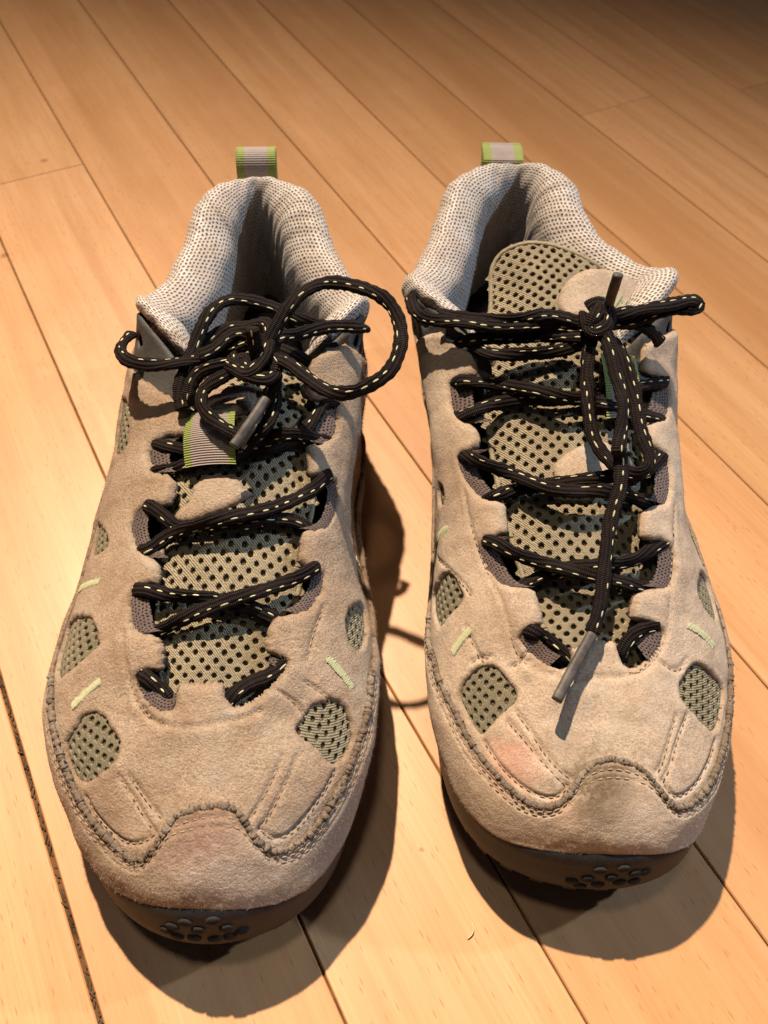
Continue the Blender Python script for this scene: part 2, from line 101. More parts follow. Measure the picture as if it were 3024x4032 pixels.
 "sole":[[[-61.1,316.0,26.0],[-61.02,319.2,24.6],[-61.02,319.2,20.16],[-61.03,319.0,14.4],[-61.04,318.6,4.0],[-61.1,316.0,0.0],[-61.41,304.01,0.0]],[[-77.22,309.12,26.0],[-79.44,311.42,24.6],[-79.44,311.42,20.16],[-79.31,311.28,14.4],[-79.03,310.99,4.0],[-77.22,309.12,0.0],[-68.89,300.49,0.0]],[[-86.15,290.92,25.0],[-89.23,291.78,23.6],[-89.23,291.78,19.32],[-89.04,291.73,13.8],[-88.65,291.62,4.0],[-86.15,290.92,0.0],[-74.59,287.69,0.0]],[[-90.03,261.49,25.0],[-93.21,261.9,23.6],[-93.21,261.9,19.32],[-93.01,261.87,13.8],[-92.61,261.82,4.0],[-90.03,261.49,0.0],[-78.13,259.98,0.0]],[[-93.67,231.56,25.0],[-96.85,231.91,23.6],[-96.85,231.91,19.32],[-96.66,231.89,13.8],[-96.26,231.84,4.0],[-93.67,231.56,0.0],[-81.75,230.23,0.0]],[[-96.35,204.83,24.0],[-99.55,204.97,22.6],[-99.55,204.97,18.48],[-99.35,204.96,13.2],[-98.95,204.94,4.0],[-96.35,204.83,0.0],[-84.37,204.31,0.0]],[[-95.99,178.03,24.0],[-99.19,178.01,22.6],[-99.19,178.01,18.48],[-98.99,178.01,13.2],[-98.59,178.01,4.0],[-95.99,178.03,0.0],[-83.99,178.13,0.0]],[[-95.92,149.96,24.0],[-99.12,149.99,22.6],[-99.12,149.99,18.48],[-98.92,149.99,13.2],[-98.52,149.99,4.0],[-95.92,149.96,0.0],[-83.92,149.86,0.0]],[[-96.53,118.19,25.0],[-99.73,118.04,23.6],[-99.73,118.04,19.32],[-99.53,118.05,13.8],[-99.13,118.07,4.0],[-96.53,118.19,0.0],[-84.55,118.75,0.0]],[[-93.13,86.41,28.0],[-96.12,85.28,26.6],[-96.12,85.28,22.11],[-95.93,85.35,16.17],[-95.56,85.49,6.29],[-93.13,86.41,2.29],[-81.9,90.65,2.06]],[[-74.94,59.73,31.0],[-77.31,56.49,29.6],[-78.03,55.5,25.66],[-78.54,54.8,20.11],[-78.16,55.32,14.84],[-75.42,59.07,10.84],[-67.86,69.42,9.76]],[[-48.0,53.3,38.0],[-48.0,48.1,36.6],[-48.0,45.1,31.8],[-48.0,42.7,24.85],[-48.0,43.7,17.0],[-48.0,51.3,13.0],[-48.0,65.3,11.7]],[[-21.75,59.63,31.0],[-19.24,56.49,29.6],[-18.48,55.53,25.66],[-17.94,54.86,20.11],[-18.34,55.36,14.84],[-21.24,58.99,10.84],[-29.24,69.0,9.76]],[[-9.06,84.51,28.0],[-5.96,83.7,26.6],[-5.96,83.7,22.17],[-6.16,83.75,16.28],[-6.54,83.85,6.74],[-9.06,84.51,2.74],[-20.67,87.55,2.47]],[[-8.46,112.9,26.0],[-5.26,112.98,24.6],[-5.26,112.98,20.16],[-5.46,112.97,14.4],[-5.86,112.96,4.0],[-8.46,112.9,0.0],[-20.45,112.58,0.0]],[[-10.71,142.45,25.0],[-7.54,142.89,23.6],[-7.54,142.89,19.32],[-7.74,142.86,13.8],[-8.14,142.81,4.0],[-10.71,142.45,0.0],[-22.6,140.79,0.0]],[[-17.06,174.54,25.0],[-13.88,174.91,23.6],[-13.88,174.91,19.32],[-14.08,174.88,13.8],[-14.48,174.84,4.0],[-17.06,174.54,0.0],[-28.98,173.16,0.0]],[[-17.94,204.86,25.0],[-14.74,204.97,23.6],[-14.74,204.97,19.32],[-14.94,204.97,13.8],[-15.34,204.95,4.0],[-17.94,204.86,0.0],[-29.93,204.45,0.0]],[[-19.05,232.44,25.0],[-15.88,232.89,23.6],[-15.88,232.89,19.32],[-16.08,232.86,13.8],[-16.48,232.8,4.0],[-19.05,232.44,0.0],[-30.93,230.76,0.0]],[[-25.89,261.05,25.0],[-22.78,261.81,23.6],[-22.78,261.81,19.32],[-22.97,261.76,13.8],[-23.36,261.67,4.0],[-25.89,261.05,0.0],[-37.54,258.21,0.0]],[[-32.73,288.55,25.0],[-29.75,289.71,23.6],[-29.75,289.71,19.32],[-29.93,289.64,13.8],[-30.31,289.49,4.0],[-32.73,288.55,0.0],[-43.92,284.22,0.0]],[[-43.74,308.08,26.0],[-41.55,310.42,24.6],[-41.55,310.42,20.16],[-41.68,310.27,14.4],[-41.96,309.98,4.0],[-43.74,308.08,0.0],[-51.94,299.33,0.0]]],
 "stud":[[10.699,0.4153],[10.763,0.3531],[10.886,0.2869],[11.133,0.2517],[10.996,0.3625],[11.239,0.3492],[11.369,0.41],[10.798,0.4642],[10.953,0.4567],[11.125,0.4676],[11.257,0.4543]]},"R":{"shell":[[[53.0,338.0,24.0],[53.0,342.0,34.0],[53.0,343.0,48.0],[53.0,342.0,62.0],[52.5,342.0,76.0],[52.0,343.0,89.0]],[[33.0,330.0,24.0],[31.0,333.0,34.0],[30.0,334.0,48.0],[31.0,333.0,62.0],[31.0,331.0,75.0],[27.0,332.0,85.0]],[[23.0,308.0,23.0],[20.0,310.0,34.0],[18.0,310.0,48.0],[18.0,309.0,60.0],[18.0,308.0,72.0],[18.0,306.0,81.0]],[[18.0,279.0,23.0],[14.0,280.0,34.0],[12.0,280.0,46.0],[11.0,280.0,58.0],[10.0,280.0,70.0],[10.0,279.0,80.0]],[[22.29,250.0,23.0],[17.29,251.0,34.0],[15.29,251.0,46.0],[12.23,251.0,60.0],[7.85,251.0,76.0],[6.0,251.0,93.0]],[[25.34,222.0,22.0],[20.34,223.0,34.0],[19.34,223.0,46.0],[16.27,223.0,60.0],[13.87,222.0,77.0],[37.0,218.0,93.0]],[[23.93,190.0,22.0],[19.93,191.0,34.0],[18.93,191.0,45.0],[17.55,190.0,58.0],[21.68,188.0,72.0],[41.0,184.0,83.0]],[[23.09,160.0,22.0],[19.09,161.0,34.0],[18.09,161.0,44.0],[20.67,160.0,55.5],[30.73,157.0,66.5],[49.0,153.0,75.0]],[[21.34,131.0,23.0],[17.34,131.0,34.0],[18.34,131.0,42.5],[24.07,131.0,52.0],[37.47,132.0,62.0],[56.0,131.0,69.0]],[[23.31,100.5,26.0],[22.31,102.0,34.0],[25.31,104.0,42.0],[31.65,109.0,50.0],[44.16,117.0,58.0],[60.0,124.0,64.0]],[[39.4,74.0,32.0],[39.9,77.5,38.0],[42.9,81.0,44.0],[47.72,88.0,49.5],[56.07,102.0,56.0],[63.0,124.0,63.0]],[[71.0,69.3,36.0],[71.0,72.0,41.0],[71.0,77.0,45.5],[70.5,86.0,50.0],[69.0,103.0,56.0],[69.0,128.0,63.5]],[[97.98,74.0,32.0],[96.98,77.5,38.0],[94.98,82.0,44.0],[90.59,89.0,50.0],[82.94,103.0,56.5],[76.0,128.0,64.0]],[[110.1,96.0,26.0],[111.6,98.0,35.0],[110.1,100.0,43.0],[102.68,106.0,50.0],[92.98,115.0,57.5],[78.0,131.0,65.5]],[[116.52,128.0,24.0],[120.52,129.0,35.0],[118.52,130.0,43.0],[111.02,132.0,52.0],[100.13,134.0,60.5],[78.0,135.0,69.0]],[[117.58,158.0,23.0],[121.08,159.0,35.0],[119.08,159.0,44.0],[110.87,159.0,55.0],[101.5,157.0,66.0],[82.0,153.0,76.0]],[[113.94,190.0,23.0],[117.44,190.0,35.0],[114.44,190.0,46.0],[109.65,189.0,58.0],[103.63,187.0,71.5],[83.0,184.0,85.0]],[[110.54,221.0,23.0],[113.54,221.0,35.0],[112.04,221.0,46.0],[109.63,220.0,60.0],[105.84,219.0,78.0],[79.0,217.0,95.0]],[[112.28,250.0,23.0],[115.28,250.0,35.0],[116.28,250.0,46.0],[114.42,250.0,60.0],[111.5,250.0,78.0],[107.0,252.0,95.0]],[[103.0,279.0,23.0],[107.0,280.0,34.0],[108.0,280.0,46.0],[107.0,280.0,58.0],[105.0,281.0,72.0],[102.0,283.0,83.0]],[[90.0,307.0,23.0],[93.0,309.0,34.0],[93.0,309.0,48.0],[91.0,309.0,60.0],[87.0,308.0,73.0],[83.5,305.0,81.0]],[[75.0,330.0,24.0],[78.0,334.0,34.0],[79.0,335.0,48.0],[77.0,334.0,62.0],[74.0,333.0,75.0],[72.5,333.0,85.0]]],
 "collar":[[[16.27,228.85,70.35],[42.97,226.8,69.0],[41.57,226.28,77.0],[41.31,226.18,82.0],[43.56,227.02,80.2],[45.47,227.73,75.0],[46.25,228.02,65.0],[46.25,228.02,48.0],[45.13,227.6,24.0]],[[14.91,238.94,70.47],[27.1,237.37,81.0],[25.71,236.82,89.0],[25.78,236.85,94.0],[29.13,238.17,92.2],[31.97,239.3,87.0],[33.14,239.76,77.0],[33.14,239.76,60.0],[31.47,239.1,36.0]],[[14.03,249.28,69.75],[13.48,249.19,85.0],[12.02,248.84,93.0],[12.68,249.0,98.0],[18.13,250.29,96.2],[22.76,251.39,91.0],[24.67,251.84,81.0],[24.67,251.84,64.0],[21.94,251.2,40.0]],[[13.6,262.07,67.6],[5.16,262.57,82.0],[3.66,262.69,90.0],[6.57,262.46,95.0],[12.95,261.96,93.2],[18.37,261.53,88.0],[20.61,261.35,78.0],[20.61,261.35,61.0],[17.42,261.6,37.0]],[[14.7,279.01,65.35],[8.54,279.36,76.0],[7.09,279.72,84.0],[11.98,278.51,89.0],[18.58,276.89,87.2],[24.2,275.51,82.0],[26.51,274.95,72.0],[26.51,274.95,55.0],[23.21,275.76,31.0]],[[22.28,306.99,67.39],[16.58,306.49,78.0],[15.17,306.98,86.0],[19.93,305.33,91.0],[26.35,303.1,89.2],[31.81,301.2,84.0],[34.06,300.42,74.0],[34.06,300.42,57.0],[30.85,301.54,33.0]],[[30.44,323.27,69.52],[21.53,325.93,83.0],[20.26,326.73,91.0],[24.54,324.06,96.0],[30.31,320.47,94.2],[35.22,317.41,89.0],[37.24,316.16,79.0],[37.24,316.16,62.0],[34.35,317.95,38.0]],[[37.94,331.44,70.31],[30.06,336.88,84.5],[29.11,338.04,92.5],[32.22,334.24,97.5],[36.28,329.28,95.7],[39.72,325.07,90.5],[41.14,323.34,80.5],[41.14,323.34,63.5],[39.11,325.82,39.5]],[[45.19,335.62,70.48],[40.7,341.83,84.5],[40.11,343.21,92.5],[41.66,339.59,97.5],[43.54,335.17,95.7],[45.13,331.42,90.5],[45.79,329.87,80.5],[45.79,329.87,63.5],[44.85,332.08,39.5]],[[50.07,337.0,70.48],[47.86,343.08,84.0],[47.56,344.55,92.0],[48.18,341.53,97.0],[48.91,338.01,95.2],[49.53,335.01,90.0],[49.78,333.78,80.0],[49.78,333.78,63.0],[49.42,335.54,39.0]],[[53.05,337.34,70.46],[51.96,343.5,83.5],[51.86,345.0,91.5],[52.06,342.16,96.5],[52.26,339.37,94.7],[52.42,336.99,89.5],[52.49,336.02,79.5],[52.49,336.02,62.5],[52.39,337.41,38.5]],[[56.07,337.32,70.45],[55.88,343.45,84.0],[55.98,344.95,92.0],[55.77,341.88,97.0],[55.51,338.29,95.2],[55.3,335.23,90.0],[55.21,333.98,80.0],[55.21,333.98,63.0],[55.34,335.77,39.0]],[[61.08,336.49,70.41],[62.02,342.76,85.0],[62.47,344.19,93.0],[61.28,340.43,98.0],[59.82,335.86,96.2],[58.58,331.97,91.0],[58.07,330.37,81.0],[58.07,330.37,64.0],[58.8,332.66,40.0]],[[68.44,333.15,70.26],[70.46,338.08,85.0],[71.43,339.22,93.0],[68.16,335.39,98.0],[63.74,330.22,96.2],[59.99,325.83,91.0],[58.44,324.02,81.0],[58.44,324.02,64.0],[60.65,326.6,40.0]],[[75.53,325.08,69.68],[77.33,325.93,83.0],[78.68,326.58,91.0],[74.03,324.35,96.0],[67.53,321.25,94.2],[62.01,318.61,89.0],[59.74,317.52,79.0],[59.74,317.52,62.0],[62.98,319.07,38.0]],[[84.78,306.39,68.07],[84.8,305.75,77.0],[86.1,306.5,85.0],[81.73,303.98,90.0],[75.84,300.58,88.2],[70.84,297.69,83.0],[68.78,296.5,73.0],[68.78,296.5,56.0],[71.72,298.2,32.0]],[[101.99,278.27,66.49],[103.31,283.73,77.0],[104.62,284.46,85.0],[100.32,282.07,90.0],[94.73,278.95,88.2],[89.98,276.31,83.0],[88.02,275.22,73.0],[88.02,275.22,56.0],[90.81,276.78,32.0]],[[106.77,264.38,68.37],[107.62,268.48,87.0],[109.09,268.78,95.0],[105.99,268.14,100.0],[98.94,266.69,98.2],[92.95,265.46,93.0],[90.48,264.95,83.0],[90.48,264.95,66.0],[94.0,265.67,42.0]],[[108.37,250.48,70.66],[100.57,252.92,89.0],[102.05,252.71,97.0],[100.9,252.87,102.0],[93.78,253.9,100.2],[87.72,254.76,95.0],[85.22,255.12,85.0],[85.22,255.12,68.0],[88.79,254.61,44.0]],[[107.65,239.15,71.46],[88.91,240.35,83.0],[90.33,239.87,91.0],[88.86,240.37,96.0],[83.93,242.04,94.2],[79.75,243.46,89.0],[78.02,244.05,79.0],[78.02,244.05,62.0],[80.49,243.21,38.0]],[[106.07,228.52,71.27],[73.75,229.21,72.0],[75.18,228.74,80.0],[75.22,228.73,85.0],[72.18,229.72,83.2],[69.59,230.57,78.0],[68.53,230.92,68.0],[68.53,230.92,51.0],[70.05,230.42,27.0]]],
 "tongue":[[[57.0,114.0,50.9],[64.25,114.0,52.78],[71.5,114.0,53.4],[78.75,114.0,52.78],[86.0,114.0,50.9]],[[53.0,132.0,56.4],[62.5,132.0,59.4],[72.0,132.0,60.4],[81.5,132.0,59.4],[91.0,132.0,56.4]],[[46.0,155.0,62.4],[57.75,155.0,66.9],[69.5,155.0,68.4],[81.25,155.0,66.9],[93.0,155.0,62.4]],[[40.0,180.0,68.9],[53.62,180.0,74.9],[67.25,180.0,76.9],[80.88,180.0,74.9],[94.5,180.0,68.9]],[[36.0,205.0,75.4],[50.75,205.0,82.15],[65.5,205.0,84.4],[80.25,205.0,82.15],[95.0,205.0,75.4]],[[35.0,230.0,82.4],[50.0,230.0,89.9],[65.0,230.0,92.4],[80.0,230.0,89.9],[95.0,230.0,82.4]],[[37.0,252.0,90.4],[51.5,252.0,97.9],[66.0,252.0,100.4],[80.5,252.0,97.9],[95.0,252.0,90.4]],[[35.0,272.0,98.4],[48.75,272.0,105.15],[62.5,272.0,107.4],[76.25,272.0,105.15],[90.0,272.0,98.4]]],
 "win":[[[8.593,0.6757],[8.671,0.7237],[8.855,0.7459],[9.061,0.7509],[9.224,0.7582],[9.311,0.7358],[9.275,0.6765],[9.292,0.5414],[9.217,0.5229],[8.919,0.5195],[8.735,0.522],[8.643,0.586]],[[7.163,0.5923],[7.213,0.6369],[7.413,0.6791],[7.563,0.6917],[7.649,0.6206],[7.728,0.5435],[7.772,0.4899],[7.579,0.4174],[7.25,0.3038],[7.22,0.5014]],[[13.57,0.7365],[13.649,0.6749],[13.691,0.5424],[13.707,0.4443],[13.559,0.4361],[13.24,0.4582],[13.084,0.4939],[13.069,0.5715],[13.022,0.6759],[13.011,0.7618],[13.222,0.7678]],[[15.117,0.539],[15.2,0.3924],[15.05,0.3544],[14.8,0.3544],[14.579,0.4233],[14.496,0.5128],[14.535,0.6532],[14.673,0.7011]],[[6.106,0.6982],[6.221,0.719],[6.355,0.6716],[6.31,0.6201],[6.092,0.6418]]],
 "notch":[[4.473,0.9491],[4.653,0.9653],[4.706,0.9644],[4.751,0.9716],[4.815,0.9795],[5.045,0.9502],[5.057,0.9444],[5.07,0.9092],[5.086,0.8816],[5.198,0.8692],[5.39,0.865],[5.5,0.8779],[5.613,0.916],[5.75,0.9237],[5.835,0.92],[5.858,0.9123],[5.909,0.8586],[5.945,0.8473],[6.097,0.8417],[6.264,0.8632],[6.396,0.8831],[6.436,0.9183],[6.482,0.9543],[6.533,0.9544],[6.802,0.9337],[6.833,0.9254],[6.9,0.8607],[6.966,0.8153],[7.142,0.8276],[7.344,0.8344],[7.476,0.8666],[7.51,0.9397],[7.582,0.954],[8.117,0.9483],[8.159,0.9321],[8.296,0.8701],[8.383,0.856],[8.786,0.8716],[9.178,0.8987],[9.578,0.9306],[9.773,0.9539],[9.738,0.9734],[9.15,1.0],[10.35,1.0],[11.273,0.9872],[11.784,0.9912],[11.787,0.9589],[11.883,0.9365],[12.196,0.926],[12.608,0.914],[13.166,0.8963],[13.681,0.8803],[13.809,0.895],[13.829,0.9372],[13.7,0.9822],[14.066,0.983],[14.295,0.9795],[14.392,0.9673],[14.512,0.9282],[14.55,0.8867],[14.629,0.87],[14.864,0.8525],[15.044,0.8529],[15.142,0.8791],[15.164,0.922],[15.147,0.9809],[15.288,0.9859],[15.422,0.9842],[15.491,0.9689],[15.601,0.9131],[15.653,0.8793],[15.892,0.8567],[16.133,0.8532],[16.217,0.8787],[16.22,0.8887],[16.241,0.9236],[16.479,0.9171],[16.522,0.907],[16.622,0.872],[16.714,0.8411],[16.958,0.8306],[17.143,0.8484],[17.148,0.8751],[17.084,0.9304],[17.161,0.9433],[17.371,0.9714],[17.424,0.9688],[17.556,0.9524],[18.0,0.8861]],
 "rand":[[7.5,0.3038],[7.7,0.2658],[8.086,0.403],[8.328,0.4082],[8.745,0.462],[9.124,0.462],[9.406,0.4623],[9.66,0.4711],[9.93,0.4589],[10.147,0.4312],[10.343,0.4376],[10.467,0.486],[10.563,0.5631],[10.65,0.6342],[10.808,0.6735],[11.054,0.6821],[11.292,0.6754],[11.514,0.6557],[11.624,0.6063],[11.71,0.5158],[11.802,0.4333],[11.931,0.3907],[12.187,0.3858],[12.593,0.3898],[12.951,0.3991],[13.253,0.3804],[13.569,0.3423],[13.9,0.3165],[14.15,0.3418]],
 "stitch":[[[9.38,0.7203],[9.744,0.7183],[10.162,0.6792],[10.537,0.6155]],[[9.397,0.6758],[9.766,0.685],[10.175,0.6525],[10.48,0.5889]],[[12.907,0.692],[12.376,0.6889],[11.822,0.5957]],[[12.696,0.7389],[12.228,0.7123],[11.773,0.6311]],[[8.905,0.8535],[9.198,0.8772],[9.565,0.9052],[10.592,0.9096],[11.296,0.9041],[12.047,0.9193],[12.911,0.9017]],[[6.227,0.8399],[6.722,0.8088],[7.223,0.8113],[7.588,0.8387],[8.052,0.8382],[8.665,0.8229],[9.019,0.8419],[9.445,0.8864]],[[15.642,0.8393],[15.16,0.852],[14.526,0.8726],[13.954,0.8724],[13.42,0.8743],[12.803,0.8953],[12.048,0.9195]],[[9.352,0.5351],[9.573,0.527],[9.829,0.5202],[10.082,0.5108],[10.307,0.4999],[10.443,0.5341],[10.497,0.5841]],[[11.806,0.5853],[11.847,0.5003],[11.976,0.4619],[12.327,0.4682],[12.765,0.4717],[13.06,0.4654]],[[8.862,0.7871],[8.867,0.8224],[8.686,0.8784]],[[8.446,0.6531],[8.457,0.6955],[8.533,0.7374]],[[6.912,0.5162],[7.166,0.6409],[7.435,0.7131],[7.53,0.7271]],[[7.911,0.6773],[8.202,0.687],[8.456,0.6957],[8.597,0.7118]],[[13.129,0.8674],[13.261,0.7967],[13.554,0.7758]]],
 "tack":[[[8.181,0.5779],[7.936,0.722]],[[6.663,0.4427],[6.68,0.6782]],[[14.055,0.7939],[14.033,0.5865]],[[15.7,0.4642],[15.6,0.4051]]],
 "lace":[[[43.11,133.4,54.67],[46.22,130.63,61.43],[48.9,128.24,63.81],[53.05,127.86,60.41],[57.2,124.75,59.86],[61.81,121.07,56.6],[65.23,118.34,50.18]],[[75.16,120.37,50.69],[76.7,123.21,58.51],[78.25,126.07,62.35],[81.25,129.2,63.51],[86.1,131.89,63.04],[92.22,133.83,60.53],[96.66,135.24,54.71]],[[40.59,140.27,60.03],[44.72,143.07,64.4],[48.52,145.65,64.74],[54.06,147.42,67.64],[62.46,148.85,70.44],[71.0,149.19,71.68],[80.89,151.56,71.52],[87.63,156.04,70.95],[93.06,160.48,70.17],[97.39,164.14,67.89],[100.93,167.13,62.02]],[[30.86,164.1,58.79],[33.37,161.13,65.94],[37.12,156.69,70.65],[42.64,152.49,72.0],[50.76,150.16,70.83],[60.08,145.78,73.4],[68.78,144.28,72.45],[77.5,144.41,69.43],[84.92,144.73,66.49],[89.8,145.87,62.91],[93.76,146.8,56.0]],[[32.48,174.86,62.31],[34.81,173.95,70.64],[37.25,173.0,75.18],[42.95,176.45,74.04],[51.59,176.39,77.45],[66.81,176.89,81.29],[78.52,179.37,81.09],[89.07,184.38,78.76],[96.58,193.6,76.83],[99.7,197.43,72.03]],[[24.55,196.42,66.96],[26.36,192.69,73.75],[28.97,187.31,77.78],[34.79,182.76,79.61],[42.56,180.68,78.2],[50.81,174.31,80.97],[60.62,170.62,82.7],[69.49,170.9,82.98],[77.8,172.51,80.32],[87.6,173.38,75.22],[92.34,175.36,70.42],[95.71,176.77,63.01]],[[21.39,207.66,68.63],[23.91,206.05,76.63],[26.35,204.49,80.5],[32.31,205.13,84.06],[40.81,208.21,84.62],[50.07,206.97,87.66],[59.45,205.95,89.09],[69.92,207.91,89.71],[81.33,212.82,88.44],[96.07,219.95,85.27],[102.97,226.45,80.35],[106.2,229.49,74.05]],[[21.13,219.58,76.75],[24.49,217.49,83.8],[27.4,215.68,86.44],[36.69,215.23,86.07],[46.94,209.24,90.65],[58.45,203.64,93.11],[66.19,203.67,92.02],[76.46,203.9,89.31],[88.19,205.06,84.86],[97.03,207.4,79.88],[101.27,208.52,73.49]],[[29.98,227.73,92.0],[32.99,222.0,95.0],[38.38,219.72,96.0],[46.6,219.67,97.0],[56.22,220.2,98.0],[64.29,221.56,100.0],[69.64,223.76,102.0]],[[24.14,231.71,90.0],[28.22,227.94,95.0],[35.77,227.22,97.0],[45.53,227.24,98.0],[55.66,226.15,100.0],[65.17,222.84,103.0],[69.16,223.49,104.0]],[[6.58,253.36,92.0],[7.68,243.44,95.0],[11.27,236.84,97.0],[17.22,232.7,99.0],[25.5,229.83,101.0],[35.13,227.71,102.0],[44.73,227.18,103.0],[55.09,228.26,104.0],[62.47,227.58,105.0],[67.0,226.7,106.0]],[[17.42,238.9,97.0],[27.68,232.42,101.0],[41.2,228.92,104.0],[51.35,229.53,106.0],[58.26,229.26,106.0],[64.97,227.09,106.0]],[[67.86,232.25,108.0],[70.22,232.61,110.0],[73.51,231.25,110.0],[74.09,225.03,110.0],[71.78,220.95,109.0],[67.83,219.83,108.0],[66.24,223.79,108.0],[66.12,228.96,108.0]],[[70.5,221.29,106.0],[67.38,221.82,108.0],[68.7,224.51,111.0],[72.12,231.15,110.0]],[[71.43,227.23,108.0],[78.22,228.58,109.0],[87.18,230.59,110.0],[95.94,233.51,110.0],[103.93,237.53,109.0],[107.94,238.54,107.0],[106.51,236.75,106.0],[99.64,235.75,106.0],[90.77,233.02,106.0],[83.18,228.82,106.0],[75.35,227.26,106.0]],[[73.07,225.55,106.0],[80.66,228.79,105.0],[87.65,230.02,103.0],[92.66,229.62,100.0],[96.04,230.18,96.0]],[[72.42,226.11,109.0],[73.4,228.79,112.0]],[[69.61,223.4,105.0],[67.9,217.56,102.0],[67.16,209.0,98.0],[66.92,197.81,95.0],[67.91,188.88,92.0],[70.31,182.87,90.0],[74.22,178.77,88.0],[78.69,176.03,87.0],[83.56,175.48,88.0],[86.37,178.63,89.0],[85.63,183.76,91.0],[83.53,190.66,94.0],[82.57,198.67,97.0],[81.08,207.8,100.0],[78.07,216.11,103.0],[73.25,221.47,106.0]],[[70.11,222.0,108.0],[72.82,217.29,107.0],[74.15,210.74,105.0],[75.95,203.5,102.0],[77.02,195.39,100.0],[76.37,187.46,97.0],[74.74,178.77,95.0],[75.98,178.37,92.0],[75.91,170.28,88.0],[74.52,165.15,85.0],[72.93,160.04,82.0],[71.45,152.34,79.0],[69.74,141.42,76.0],[68.4,133.08,72.0],[66.0,125.87,69.0]]],
 "aglet":[[[73.53,228.98,111.0],[73.67,229.18,118.0],[73.66,228.82,125.0]],[[66.64,126.54,69.0],[59.86,115.32,66.5],[53.85,104.71,65.0]]],
 "patch":[[[5.767,0.4005],[6.062,0.4401],[6.33,0.5555],[6.45,0.6726],[6.554,0.8581],[6.564,0.9845],[6.188,0.9919],[5.892,0.9449],[5.467,0.7303],[5.409,0.4907],[5.549,0.4156]],[[3.155,0.3245],[3.289,0.368],[3.413,0.4458],[3.542,0.5602],[3.599,0.6865],[3.278,0.7374],[2.954,0.7111],[2.906,0.3201]]],
 "tape":[[4.798,0.6387],[4.954,0.839],[3.949,0.832],[3.83,0.6441]],
 "logo":[[[5.826,0.6494],[5.621,0.7167]],[[5.908,0.6829],[5.704,0.7442]],[[5.669,0.7304],[6.029,0.8046]],[[5.692,0.7786],[5.992,0.8434]],[[5.961,0.8041],[5.781,0.824]]],
